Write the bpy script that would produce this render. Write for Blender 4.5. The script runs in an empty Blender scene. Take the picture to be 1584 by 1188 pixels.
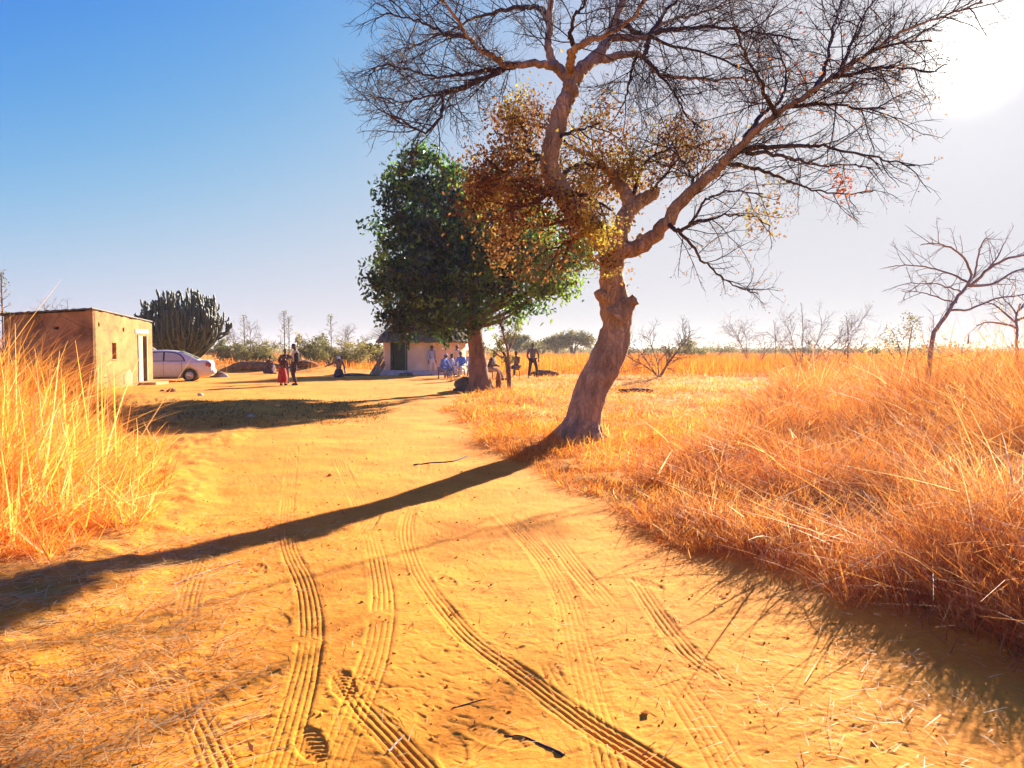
import bpy, bmesh, math, random
import numpy as np
from mathutils import Vector, Matrix, Quaternion

sc = bpy.context.scene
COL = sc.collection
rad = math.radians
random.seed(7)
RNG = np.random.default_rng(11)

# ------------------------------------------------------------------ camera
CAM_H, FPX, PITCH = 1.5, 1190.0, rad(2.6)
cam_d = bpy.data.cameras.new("camera")
cam = bpy.data.objects.new("camera", cam_d)
COL.objects.link(cam)
cam.location = (0, 0, CAM_H)
cam.rotation_euler = (rad(90) - PITCH, 0, 0)
cam_d.sensor_fit = 'HORIZONTAL'
cam_d.angle = 2 * math.atan(792 / FPX)
cam_d.clip_start = 0.05
cam_d.clip_end = 20000
sc.camera = cam
# ------------------------------------------------------------------ light
SUN_EL, SUN_AZ = rad(18.0), rad(30.3)          # azimuth measured from +Y towards +X
SDIR = Vector((math.sin(SUN_AZ) * math.cos(SUN_EL), math.cos(SUN_AZ) * math.cos(SUN_EL), math.sin(SUN_EL)))
sc.view_settings.view_transform = 'Standard'
sc.view_settings.look = 'None'
sc.view_settings.gamma = 1
sc.view_settings.use_curve_mapping = False
EXPO = 2.15
sc.view_settings.exposure = EXPO
w = bpy.data.worlds.new("World")
sc.world = w
w.use_nodes = True
nt = w.node_tree
nt.nodes.clear()
wo = nt.nodes.new('ShaderNodeOutputWorld')
bg = nt.nodes.new('ShaderNodeBackground')
sky = nt.nodes.new('ShaderNodeTexSky')
sky.sky_type = 'NISHITA'
sky.sun_disc = False
sky.sun_elevation = SUN_EL
sky.sun_rotation = SUN_AZ
sky.altitude = 900
sky.air_density = 1.0
sky.dust_density = 1.6
sky.ozone_density = 2.0
# soft shoulder per channel, as the phone's exposure blending compresses the bright side of the sky
bg.inputs['Strength'].default_value = 0.10
sep = nt.nodes.new('ShaderNodeSeparateColor'); com = nt.nodes.new('ShaderNodeCombineColor')
nt.links.new(sky.outputs[0], sep.inputs[0])
for ch, (pw, kk, mx) in enumerate([(2.8, 24.0, 0.75), (2.4, 12.0, 0.76), (0.5, 0.15, 0.85)]):
    p_ = nt.nodes.new('ShaderNodeMath'); p_.operation = 'POWER'; p_.inputs[1].default_value = pw
    a_ = nt.nodes.new('ShaderNodeMath'); a_.operation = 'ADD'; a_.inputs[1].default_value = kk
    d_ = nt.nodes.new('ShaderNodeMath'); d_.operation = 'DIVIDE'
    m_ = nt.nodes.new('ShaderNodeMath'); m_.operation = 'MULTIPLY'; m_.inputs[1].default_value = mx / 2 ** EXPO / 0.10
    nt.links.new(sep.outputs[ch], p_.inputs[0]); nt.links.new(p_.outputs[0], a_.inputs[0])
    nt.links.new(p_.outputs[0], d_.inputs[0]); nt.links.new(a_.outputs[0], d_.inputs[1])
    nt.links.new(d_.outputs[0], m_.inputs[0]); nt.links.new(m_.outputs[0], com.inputs[ch])
nt.links.new(com.outputs[0], bg.inputs[0])
# the sun itself with its aureole in the sky
tc = nt.nodes.new('ShaderNodeTexCoord')
dot = nt.nodes.new('ShaderNodeVectorMath'); dot.operation = 'DOT_PRODUCT'
dot.inputs[1].default_value = SDIR
nt.links.new(tc.outputs['Generated'], dot.inputs[0])
def ramp(lo, hi, exp_, k):
    m = nt.nodes.new('ShaderNodeMapRange'); m.clamp = True
    m.inputs['From Min'].default_value = lo; m.inputs['From Max'].default_value = hi
    nt.links.new(dot.outputs['Value'], m.inputs['Value'])
    p = nt.nodes.new('ShaderNodeMath'); p.operation = 'POWER'; p.inputs[1].default_value = exp_
    nt.links.new(m.outputs[0], p.inputs[0])
    q = nt.nodes.new('ShaderNodeMath'); q.operation = 'MULTIPLY'; q.inputs[1].default_value = k
    nt.links.new(p.outputs[0], q.inputs[0])
    return q
r1 = ramp(math.cos(rad(5.0)), math.cos(rad(1.0)), 4.5, 0.45)
r2 = ramp(math.cos(rad(13)), 1.0, 2.5, 0.035)
ad = nt.nodes.new('ShaderNodeMath'); ad.operation = 'ADD'
nt.links.new(r1.outputs[0], ad.inputs[0]); nt.links.new(r2.outputs[0], ad.inputs[1])
bg2 = nt.nodes.new('ShaderNodeBackground')
bg2.inputs[0].default_value = (1.0, 0.93, 0.80, 1)
nt.links.new(ad.outputs[0], bg2.inputs[1])
ash = nt.nodes.new('ShaderNodeAddShader')
nt.links.new(bg.outputs[0], ash.inputs[0]); nt.links.new(bg2.outputs[0], ash.inputs[1])
nt.links.new(ash.outputs[0], wo.inputs[0])

sun_d = bpy.data.lights.new("sun", 'SUN')
sun_d.energy = 4.4
sun_d.angle = rad(0.6)
sun_d.color = (1.0, 0.88, 0.70)
sun = bpy.data.objects.new("sun", sun_d)
COL.objects.link(sun)
sun.rotation_euler = SDIR.to_track_quat('Z', 'Y').to_euler()
sun.location = SDIR * 60
sc.cycles.max_bounces = 6
sc.cycles.transparent_max_bounces = 8

# ------------------------------------------------------------------ helpers
def P(px, py, Y):
    """world point at forward distance Y seen at photo pixel (px, py)"""
    cx, cy = (px - 792) / FPX, (594 - py) / FPX
    f = math.cos(PITCH) + cy * math.sin(PITCH)
    u = -math.sin(PITCH) + cy * math.cos(PITCH)
    return Vector((cx * Y / f, Y, CAM_H + u * Y / f))
def G(px, py):
    """world xy where the flat ground is seen at (px, py)"""
    cx, cy = (px - 792) / FPX, (594 - py) / FPX
    f = math.cos(PITCH) + cy * math.sin(PITCH)
    u = -math.sin(PITCH) + cy * math.cos(PITCH)
    k = -CAM_H / u
    return (cx * k, f * k)

def hash2(ix, iy, seed):
    h = (ix.astype(np.int64) * 374761393 + iy.astype(np.int64) * 668265263 + seed * 974634777) & 0xFFFFFFFF
    h = ((h ^ (h >> 13)) * 1274126177) & 0xFFFFFFFF
    h = h ^ (h >> 16)
    return (h & 0xFFFFFF) / float(0xFFFFFF)
def vnoise(x, y, seed=0):
    x = np.asarray(x, float); y = np.asarray(y, float)
    ix, iy = np.floor(x), np.floor(y)
    fx, fy = x - ix, y - iy
    fx = fx * fx * fx * (fx * (fx * 6 - 15) + 10); fy = fy * fy * fy * (fy * (fy * 6 - 15) + 10)
    a = hash2(ix, iy, seed); b = hash2(ix + 1, iy, seed)
    c = hash2(ix, iy + 1, seed); d = hash2(ix + 1, iy + 1, seed)
    return (a + (b - a) * fx) * (1 - fy) + (c + (d - c) * fx) * fy - 0.5
def fbm(x, y, oct_=3, seed=0):
    s = 0; a = 1.0
    for k in range(oct_):
        ca, sa = math.cos(0.6 + 1.1 * k), math.sin(0.6 + 1.1 * k)
        s = s + a * vnoise((x * ca - y * sa) * 2 ** k + 13.7 * k, (x * sa + y * ca) * 2 ** k - 7.1 * k, seed + k); a *= 0.5
    return s
def sstep(a, b, v):
    t = np.clip((v - a) / (b - a), 0, 1)
    return t * t * (3 - 2 * t)
def seg_dist(x, y, pts, closed=False):
    """distance to polyline, and arclength of the nearest point"""
    best = np.full(np.shape(x), 1e9); sarc = np.zeros(np.shape(x)); acc = 0
    n = len(pts)
    for i in range(n if closed else n - 1):
        ax, ay = pts[i]; bx, by = pts[(i + 1) % n]
        dx, dy = bx - ax, by - ay
        L2 = dx * dx + dy * dy + 1e-12
        t = np.clip(((x - ax) * dx + (y - ay) * dy) / L2, 0, 1)
        d = np.hypot(x - ax - t * dx, y - ay - t * dy)
        m = d < best
        best = np.where(m, d, best)
        sarc = np.where(m, acc + t * math.sqrt(L2), sarc)
        acc += math.sqrt(L2)
    return best, sarc, acc
def in_poly(x, y, pts):
    r = np.zeros(np.shape(x), bool); n = len(pts)
    for i in range(n):
        ax, ay = pts[i]; bx, by = pts[(i + 1) % n]
        if ay == by: continue
        c = ((ay > y) != (by > y)) & (x < (bx - ax) * (y - ay) / (by - ay) + ax)
        r ^= c
    return r
def catmull(pts, n=6):
    pts = np.asarray(pts, float)
    if len(pts) < 3:
        t = np.linspace(0, 1, n + 1)[:, None]
        return pts[0] * (1 - t) + pts[-1] * t
    q = np.vstack([2 * pts[0] - pts[1], pts, 2 * pts[-1] - pts[-2]])
    out = []
    for i in range(1, len(q) - 2):
        for k in range(n):
            t = k / n
            out.append(0.5 * ((2 * q[i]) + (-q[i - 1] + q[i + 1]) * t + (2 * q[i - 1] - 5 * q[i] + 4 * q[i + 1] - q[i + 2]) * t * t
                              + (-q[i - 1] + 3 * q[i] - 3 * q[i + 1] + q[i + 2]) * t ** 3))
    out.append(q[-2])
    return np.array(out)

# road / yard outline (world xy)
ROAD = [G(*p) for p in [(1900, 1130), (1584, 1040), (1400, 965), (1240, 895), (1080, 835), (980, 795), (890, 752), (815, 715),
                        (750, 680), (712, 652), (700, 632), (716, 616), (760, 606)]]
ROAD += [G(690, 588), (-3.0, 43), (-12, 47), (-24, 47), (-24, 27.0), (-13.6, 26.6)]
ROAD += [G(*p) for p in [(300, 622), (400, 640), (420, 655), (380, 672), (335, 700), (300, 760), (262, 830), (190, 900), (90, 990), (20, 1120)]]
ROAD += [(-3.2, 1.5), (-3.4, -6), (4, -6), (4.0, 1.5)]
def road_mask(x, y):
    d, _, _ = seg_dist(x, y, ROAD, True)
    s = np.where(in_poly(x, y, ROAD), d, -d)          # >0 inside the road
    return s
def ground_base(x, y):
    x = np.asarray(x, float); y = np.asarray(y, float)
    s = road_mask(x, y) + 0.35 * fbm(x * 0.9, y * 0.9, 3, 5)
    bank = 1 - sstep(-0.55, 0.25, s)
    near = 1 - sstep(35, 90, np.hypot(x, y))
    h = 0.10 * bank * near * (0.7 + 0.6 * vnoise(x * 0.5, y * 0.5, 3) * 2)
    h = h + 0.09 * fbm(x * 0.22, y * 0.22, 3, 9) * near
    # low mound of cleared earth along the far side of the yard
    for (cx, cy, a, b, hh) in [(-19, 50.5, 4.5, 1.1, 0.42), (-13.0, 50, 3.0, 0.9, 0.3), (-7.5, 50, 2.5, .8, .2), (1.9, 42.5, 1.1, .6, .35)]:
        h = h + hh * np.exp(-((x - cx) / a) ** 2 - ((y - cy) / b) ** 2)
    return h, s

def mesh_np(name, V, Q=None, T=None, mats=(), parent=None, attrs=None, smooth=True, midx=None):
    me = bpy.data.meshes.new(name)
    V = np.asarray(V, np.float32).reshape(-1, 3)
    parts = []; tot = []
    if Q is not None and len(Q):
        parts.append(np.asarray(Q, np.int32).ravel()); tot.append(np.full(len(Q), 4, np.int32))
    if T is not None and len(T):
        parts.append(np.asarray(T, np.int32).ravel()); tot.append(np.full(len(T), 3, np.int32))
    li = np.concatenate(parts); lt = np.concatenate(tot)
    ls = np.concatenate([[0], np.cumsum(lt)[:-1]]).astype(np.int32)
    me.vertices.add(len(V)); me.vertices.foreach_set('co', V.ravel())
    me.loops.add(len(li)); me.loops.foreach_set('vertex_index', li)
    me.polygons.add(len(lt)); me.polygons.foreach_set('loop_start', ls); me.polygons.foreach_set('loop_total', lt)
    me.polygons.foreach_set('use_smooth', np.full(len(lt), bool(smooth)))
    if midx is not None: me.polygons.foreach_set('material_index', np.asarray(midx, np.int32))
    for k, a in (attrs or {}).items():
        at = me.attributes.new(k, 'FLOAT', 'POINT'); at.data.foreach_set('value', np.asarray(a, np.float32))
    me.update(calc_edges=True)
    for m in (mats if isinstance(mats, (list, tuple)) else [mats]): me.materials.append(m)
    o = bpy.data.objects.new(name, me); COL.objects.link(o)
    if parent: o.parent = parent
    return o
def bm_obj(name, bm, mats, parent=None, smooth=False):
    me = bpy.data.meshes.new(name)
    bmesh.ops.recalc_face_normals(bm, faces=bm.faces)
    if smooth:
        for f in bm.faces: f.smooth = True
    bm.to_mesh(me); bm.free()
    for m in (mats if isinstance(mats, (list, tuple)) else [mats]): me.materials.append(m)
    o = bpy.data.objects.new(name, me); COL.objects.link(o)
    if parent: o.parent = parent
    return o
def empty(name, loc, rz=0):
    o = bpy.data.objects.new(name, None); COL.objects.link(o)
    o.location = loc; o.rotation_euler = (0, 0, rz); o.empty_display_size = 0.2
    return o
def tag(o, label, cat, group=None):
    o['label'] = label; o['category'] = cat
    if group: o['group'] = group
    return o
def kind(o, k, label=None, cat=None):
    o['kind'] = k
    if label: o['label'] = label
    if cat: o['category'] = cat
    return o
def box(bm, lo, hi, M=None):
    vs = [bm.verts.new((x, y, z)) for x in (lo[0], hi[0]) for y in (lo[1], hi[1]) for z in (lo[2], hi[2])]
    for f in [(0, 1, 3, 2), (4, 6, 7, 5), (0, 4, 5, 1), (2, 3, 7, 6), (0, 2, 6, 4), (1, 5, 7, 3)]:
        bm.faces.new([vs[i] for i in f])
    if M is not None: bmesh.ops.transform(bm, matrix=M, verts=vs)
    return vs

# ------------------------------------------------------------------ materials
def new_mat(name):
    m = bpy.data.materials.new(name); m.use_nodes = True
    n = m.node_tree.nodes; n.clear()
    return m, n, m.node_tree.links
def mat_mottle(name, c1, c2, scale=4, rough=0.85, bump=0.3, bscale=None, metallic=0.0, detail=6, c3=None, stretch=None):
    m, n, l = new_mat(name)
    out = n.new('ShaderNodeOutputMaterial'); b = n.new('ShaderNodeBsdfPrincipled')
    t = n.new('ShaderNodeTexCoord'); no = n.new('ShaderNodeTexNoise')
    src = t.outputs['Object']
    if stretch:
        mp = n.new('ShaderNodeMapping'); mp.inputs['Scale'].default_value = stretch
        l.new(src, mp.inputs[0]); src = mp.outputs[0]
    l.new(src, no.inputs['Vector'])
    no.inputs['Scale'].default_value = scale; no.inputs['Detail'].default_value = detail
    cr = n.new('ShaderNodeValToRGB')
    cr.color_ramp.elements[0].position = 0.33; cr.color_ramp.elements[0].color = (*c1, 1)
    cr.color_ramp.elements[1].position = 0.67; cr.color_ramp.elements[1].color = (*c2, 1)
    if c3:
        e = cr.color_ramp.elements.new(0.8); e.color = (*c3, 1)
    l.new(no.outputs['Fac'], cr.inputs[0]); l.new(cr.outputs[0], b.inputs['Base Color'])
    b.inputs['Roughness'].default_value = rough; b.inputs['Metallic'].default_value = metallic
    if bump:
        n2 = n.new('ShaderNodeTexNoise'); n2.inputs['Scale'].default_value = bscale or scale * 5; n2.inputs['Detail'].default_value = 5
        l.new(src, n2.inputs['Vector'])
        bp = n.new('ShaderNodeBump'); bp.inputs['Strength'].default_value = bump; bp.inputs['Distance'].default_value = 0.02
        l.new(n2.outputs['Fac'], bp.inputs['Height']); l.new(bp.outputs[0], b.inputs['Normal'])
    l.new(b.outputs[0], out.inputs[0])
    return m
def mat_leaf(name, stops, trans=0.5, rough=0.7, gloss=0.0, tboost=1.25):
    """thin leaves: diffuse + translucent, colour from the per-leaf attribute 'tint'"""
    m, n, l = new_mat(name)
    out = n.new('ShaderNodeOutputMaterial')
    at = n.new('ShaderNodeAttribute'); at.attribute_name = 'tint'
    cr = n.new('ShaderNodeValToRGB')
    els = cr.color_ramp.elements
    els[0].position = stops[0][0]; els[0].color = (*stops[0][1], 1)
    els[1].position = stops[-1][0]; els[1].color = (*stops[-1][1], 1)
    for p, c in stops[1:-1]:
        e = els.new(p); e.color = (*c, 1)
    l.new(at.outputs['Fac'], cr.inputs[0])
    d = n.new('ShaderNodeBsdfDiffuse'); tr = n.new('ShaderNodeBsdfTranslucent')
    l.new(cr.outputs[0], d.inputs[0])
    g = n.new('ShaderNodeMix'); g.data_type = 'RGBA'; g.blend_type = 'MULTIPLY'; g.inputs['Factor'].default_value = 1
    l.new(cr.outputs[0], g.inputs['A']); g.inputs['B'].default_value = (tboost, tboost, tboost * 0.8, 1)
    l.new(g.outputs['Result'], tr.inputs[0])
    mx = n.new('ShaderNodeMixShader'); mx.inputs[0].default_value = trans
    l.new(d.outputs[0], mx.inputs[1]); l.new(tr.outputs[0], mx.inputs[2])
    fin = mx
    if gloss:
        gl = n.new('ShaderNodeBsdfGlossy'); gl.inputs['Roughness'].default_value = rough
        m2 = n.new('ShaderNodeMixShader'); m2.inputs[0].default_value = gloss
        l.new(mx.outputs[0], m2.inputs[1]); l.new(gl.outputs[0], m2.inputs[2]); fin = m2
    l.new(fin.outputs[0], out.inputs[0])
    return m

M_BARK = mat_mottle("bark", (0.27, 0.17, 0.088), (0.57, 0.385, 0.205), 6, 0.9, 1.0, 22, c3=(0.66, 0.47, 0.34), stretch=(1, 1, 0.35))
def cracked(m, sx=(1, 1, .22), sc_=15, depth=.035, dark=.45):
    """deep vertical bark fissures: voronoi cell edges, stretched along the stem"""
    n, l = m.node_tree.nodes, m.node_tree.links
    b = next(x for x in n if x.type == 'BSDF_PRINCIPLED'); cr = next(x for x in n if x.type == 'VALTORGB')
    t = n.new('ShaderNodeTexCoord'); mp = n.new('ShaderNodeMapping'); mp.inputs['Scale'].default_value = sx
    nz = n.new('ShaderNodeTexNoise'); nz.inputs['Scale'].default_value = 3; nz.inputs['Detail'].default_value = 4
    ad_ = n.new('ShaderNodeMix'); ad_.data_type = 'RGBA'; ad_.blend_type = 'ADD'; ad_.inputs['Factor'].default_value = .45
    l.new(t.outputs['Object'], nz.inputs['Vector']); l.new(t.outputs['Object'], ad_.inputs['A']); l.new(nz.outputs['Color'], ad_.inputs['B']); l.new(ad_.outputs['Result'], mp.inputs[0])
    v = n.new('ShaderNodeTexVoronoi'); v.feature = 'DISTANCE_TO_EDGE'; v.inputs['Scale'].default_value = sc_; l.new(mp.outputs[0], v.inputs['Vector'])
    mr = n.new('ShaderNodeMapRange'); mr.inputs['From Min'].default_value = 0; mr.inputs['From Max'].default_value = .18; l.new(v.outputs['Distance'], mr.inputs['Value'])
    mx = n.new('ShaderNodeMix'); mx.data_type = 'RGBA'; mx.blend_type = 'MULTIPLY'; mx.inputs['Factor'].default_value = 1
    g = n.new('ShaderNodeMapRange'); g.inputs['To Min'].default_value = dark; l.new(mr.outputs[0], g.inputs['Value'])
    l.new(cr.outputs[0], mx.inputs['A']); l.new(g.outputs[0], mx.inputs['B']); l.new(mx.outputs['Result'], b.inputs['Base Color'])
    old = next(x for x in n if x.type == 'BUMP'); bp = n.new('ShaderNodeBump'); bp.inputs['Strength'].default_value = 1; bp.inputs['Distance'].default_value = depth
    l.new(mr.outputs[0], bp.inputs['Height']); l.new(old.outputs[0], bp.inputs['Normal']); l.new(bp.outputs[0], b.inputs['Normal'])
cracked(M_BARK, (1, 1, .13), 13, .016, .80)
M_BARK2 = mat_mottle("reddish_bark", (0.16, 0.075, 0.06), (0.40, 0.19, 0.125), 5, 0.9, 0.8, 16, stretch=(1, 1, 0.4))
cracked(M_BARK2, (1, 1, .15), 11, .02, .75)
M_HAZETWIG = mat_mottle("haze_toned_twig", (0.22, 0.16, 0.14), (0.36, 0.27, 0.23), 6, 0.9, 0)  # paler twig bark, distance haze put into the colour
M_TWIG = mat_mottle("twig_bark", (0.030, 0.020, 0.020), (0.07, 0.042, 0.038), 6, 0.9, 0)
M_GREYTWIG = mat_mottle("grey_twig_bark", (0.10, 0.07, 0.06), (0.20, 0.14, 0.11), 6, 0.9, 0)
M_DRYLEAF = mat_leaf("dry_leaf", [(0, (0.13, 0.065, 0.03)), (0.28, (0.28, 0.125, 0.05)), (0.55, (0.40, 0.205, 0.065)), (0.74, (0.24, 0.23, 0.055)), (1, (0.58, 0.44, 0.09))], 0.36)
M_REDLEAF = mat_leaf("red_leaf", [(0, (0.20, 0.03, 0.02)), (1, (0.42, 0.11, 0.03))], 0.5)
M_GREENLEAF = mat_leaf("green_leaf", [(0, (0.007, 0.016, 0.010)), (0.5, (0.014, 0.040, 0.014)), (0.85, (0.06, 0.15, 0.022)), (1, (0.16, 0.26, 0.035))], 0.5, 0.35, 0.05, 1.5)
M_BUSHLEAF = mat_leaf("bush_leaf", [(0, (0.09, 0.095, 0.035)), (0.5, (0.19, 0.18, 0.07)), (1, (0.32, 0.26, 0.10))], 0.4)
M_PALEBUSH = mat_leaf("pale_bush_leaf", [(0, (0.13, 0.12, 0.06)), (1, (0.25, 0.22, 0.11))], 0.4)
M_GRASS = mat_leaf("dry_grass", [(0, (0.44, 0.135, 0.018)), (0.4, (0.74, 0.275, 0.034)), (0.75, (0.86, 0.42, 0.075)), (1, (0.93, 0.68, 0.30))], 0.5, 0.5, 0.03)
M_REDGRASS = mat_leaf("russet_grass", [(0, (0.34, 0.075, 0.018)), (0.25, (0.64, 0.20, 0.035)), (0.42, (0.52, 0.25, 0.10)), (0.58, (0.74, 0.27, 0.045)), (0.82, (0.80, 0.40, 0.11)), (1, (0.93, 0.73, 0.42))], 0.36, 0.5, 0.03)
M_STRAW = mat_leaf("straw", [(0, (0.20, 0.075, 0.02)), (0.5, (0.62, 0.32, 0.07)), (1, (0.85, 0.62, 0.26))], 0.25, 0.5, 0.03)
M_WEED = mat_leaf("weed_leaf", [(0, (0.11, 0.10, 0.035)), (0.5, (0.22, 0.16, 0.06)), (1, (0.45, 0.25, 0.08))], 0.35)
M_EUPH = mat_mottle("succulent_skin", (0.020, 0.032, 0.022), (0.055, 0.065, 0.040), 3, 0.6, 0.3, 20)

# ground
def mat_ground():
    m, n, l = new_mat("sandy_earth")
    out = n.new('ShaderNodeOutputMaterial'); b = n.new('ShaderNodeBsdfPrincipled')
    b.inputs['Roughness'].default_value = 0.95
    b.inputs['Specular IOR Level'].default_value = 0.15
    t = n.new('ShaderNodeTexCoord')
    def noise(s, d=5, r=0.6):
        x = n.new('ShaderNodeTexNoise'); x.inputs['Scale'].default_value = s; x.inputs['Detail'].default_value = d
        x.inputs['Roughness'].default_value = r; l.new(t.outputs['Object'], x.inputs['Vector']); return x.outputs['Fac']
    def rampc(f, p0, c0, p1, c1):
        r = n.new('ShaderNodeValToRGB'); e = r.color_ramp.elements
        e[0].position = p0; e[0].color = (*c0, 1); e[1].position = p1; e[1].color = (*c1, 1)
        l.new(f, r.inputs[0]); return r.outputs[0]
    def mix(f, a, bb, mode='MIX'):
        x = n.new('ShaderNodeMix'); x.data_type = 'RGBA'; x.blend_type = mode
        if isinstance(f, float): x.inputs['Factor'].default_value = f
        else: l.new(f, x.inputs['Factor'])
        l.new(a, x.inputs['A']); l.new(bb, x.inputs['B']); return x.outputs['Result']
    sand = rampc(noise(0.9, 8, 0.65), 0.32, (0.74, 0.235, 0.016), 0.66, (0.95, 0.37, 0.026))
    grain = rampc(noise(45, 6, 0.75), 0.30, (0.74, 0.64, 0.5), 0.62, (1.0, 1.0, 1.0))
    sand = mix(0.75, sand, grain, 'MULTIPLY')
    soil = rampc(noise(2.5, 8, 0.7), 0.35, (0.58, 0.205, 0.016), 0.66, (0.82, 0.37, 0.034))
    soil = mix(0.8, soil, grain, 'MULTIPLY')
    a = n.new('ShaderNodeAttribute'); a.attribute_name = 'road'
    l.new(mix(a.outputs['Fac'], soil, sand), b.inputs['Base Color'])
    bp = n.new('ShaderNodeBump'); bp.inputs['Strength'].default_value = 0.55; bp.inputs['Distance'].default_value = 0.012
    l.new(noise(38, 8, 0.7), bp.inputs['Height']); l.new(bp.outputs[0], b.inputs['Normal'])
    l.new(b.outputs[0], out.inputs[0])
    return m
M_GROUND = mat_ground()

# ------------------------------------------------------------------ ground sheet
TRACKS = [  # (photo pixels on the ground, width m, grooves, depth)
    ([(660, 700), (645, 760), (628, 815), (640, 870), (665, 920), (720, 985), (800, 1045), (870, 1095), (920, 1130), (1000, 1178), (1080, 1230), (1180, 1300)], 0.125, 4, 0.013),
    ([(520, 700), (560, 790), (578, 840), (590, 900), (592, 950), (580, 1020), (553, 1090), (515, 1180), (480, 1260)], 0.15, 5, 0.011),
    ([(455, 690), (445, 780), (445, 840), (470, 900), (481, 960), (477, 1020), (457, 1100), (430, 1188), (400, 1280)], 0.14, 5, 0.011),
    ([(770, 790), (830, 850), (872, 920), (893, 1000), (915, 1085), (943, 1180), (975, 1280)], 0.17, 6, 0.010),
    ([(840, 810), (900, 890), (965, 965), (1030, 1045), (1090, 1130), (1130, 1200), (1170, 1290)], 0.16, 5, 0.009),
    ([(960, 870), (1040, 985), (1110, 1045), (1210, 1088), (1335, 1140), (1480, 1190), (1620, 1240)], 0.12, 4, 0.012),
    ([(330, 830), (300, 900), (286, 980), (288, 1050), (300, 1100), (320, 1140), (345, 1200), (370, 1280)], 0.12, 4, 0.010),
    ([(500, 1020), (530, 1060), (560, 1100), (600, 1140), (650, 1195), (720, 1280)], 0.12, 4, 0.013),
    ([(842, 1025), (856, 1050), (872, 1078)], 0.10, 3, 0.010),
    ([(600, 760), (540, 850), (440, 930), (330, 1010), (200, 1080)], 0.16, 5, 0.005),
]
FOOT = [(530, 1065, 0.3), (655, 1108, -0.2), (432, 965, 0.4), (497, 928, 0.1), (536, 995, -0.3), (360, 945, 0.2), (400, 880, .3), (740, 1060, .5), (1000, 905, .6), (990, 985, .2),
        (765, 1140, 0.9), (600, 1010, .2), (690, 900, .4), (330, 1160, .2), (250, 1060, -.2), (880, 830, .4), (700, 1165, .1), (1060, 1090, .3), (480, 1150, .5), (560, 700, .1), (590, 660, .2)]
def micro(x, y, s):
    inside = sstep(-0.3, 0.3, s)
    h = 0.022 * fbm(x * 1.7, y * 1.7, 2, 21) * inside
    h = h + (0.0045 * fbm(x * 6, y * 6, 2, 31) + 0.0035 * np.abs(fbm(x * 18, y * 18, 2, 41))) * (0.6 + 0.4 * inside)
    # wind- and hoof-scuffed dashes, longer across than along
    wx, wy = x + .22 * fbm(x * 1.3, y * 1.3, 2, 58), y + .22 * fbm(x * 1.3, y * 1.3, 2, 59)
    d = vnoise((wx * .94 + wy * .34) * 10, (wy * .94 - wx * .34) * 27, 51)
    d2 = vnoise((wx * .85 - wy * .53) * 19, (wy * .85 + wx * .53) * 44, 52)
    h = h - (0.0035 * sstep(0.24, 0.46, d) + 0.003 * sstep(0.2, 0.42, d2) * sstep(-.2, .25, fbm(x * .8, y * .8, 2, 57))) * inside
    h = h + (0.05 * fbm(x * 4, y * 4, 3, 61)) * (1 - inside)
    return h
def ground_full(x, y):
    h, s = ground_base(x, y)
    r = np.hypot(x, y)
    near = r < 60
    m = np.zeros_like(h)
    m[near] = micro(x[near], y[near], s[near]) * (1 - sstep(30, 60, r[near]))
    nr = (r < 16) & (np.abs(x) < 6)
    xs, ys = x[nr], y[nr]
    t = np.zeros_like(xs); flat = np.zeros_like(xs)
    for pts, wd, ng, dep in TRACKS:
        line = catmull([G(*p) for p in pts], 8)
        d, sa, L = seg_dist(xs, ys, line)
        # signed side for an asymmetric groove pattern
        wob = 0.004 * vnoise(sa * 6, sa * 0 + dep * 1000, 71)
        u = d + wob
        fade = np.clip(0.55 + 1.2 * vnoise(sa * 0.8, sa * 0 + wd * 77, 73) , 0, 1) * sstep(-.62, -.22, fbm(xs * 4, ys * 4, 2, 77))
        fade = fade * sstep(0, 0.3, sa) * sstep(0, 0.3, L - sa)
        win = 1 - sstep(wd * 0.5 - 0.012, wd * 0.5 + 0.004, u)
        rim = np.exp(-((u - wd * 0.5 - 0.016) / 0.014) ** 2)
        tread = 0.5 + 0.5 * np.cos(2 * np.pi * u / (wd / ng))
        nick = 0.9 + 0.2 * (vnoise(sa * 60, u * 40, 75) > 0.1)
        t = t + fade * (-win * dep * (0.06 + 0.62 * tread ** 2.5 * nick) + rim * dep * 0.22)
        flat = np.maximum(flat, fade * win * 0.75)
    for k, (px, py, a) in enumerate(FOOT[::2]):
        cx, cy = G(px, py); ca, sa_ = math.cos(a), math.sin(a)
        u = (xs - cx) * ca + (ys - cy) * sa_; v = -(xs - cx) * sa_ + (ys - cy) * ca
        q = (u / 0.055) ** 2 + (v / 0.14) ** 2
        ins = 1 - sstep(0.8, 1.15, q)
        pat = 0.5 + 0.5 * np.sin(v * 190 + np.abs(u) * 110)
        t = t - ins * (0.002 + 0.006 * pat * (1 if k % 3 < 2 else 0.2)) + 0.002 * np.exp(-((np.sqrt(q) - 1.25) / 0.2) ** 2)
    m[nr] = m[nr] * (1 - flat) + t
    return h + m, s
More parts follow.
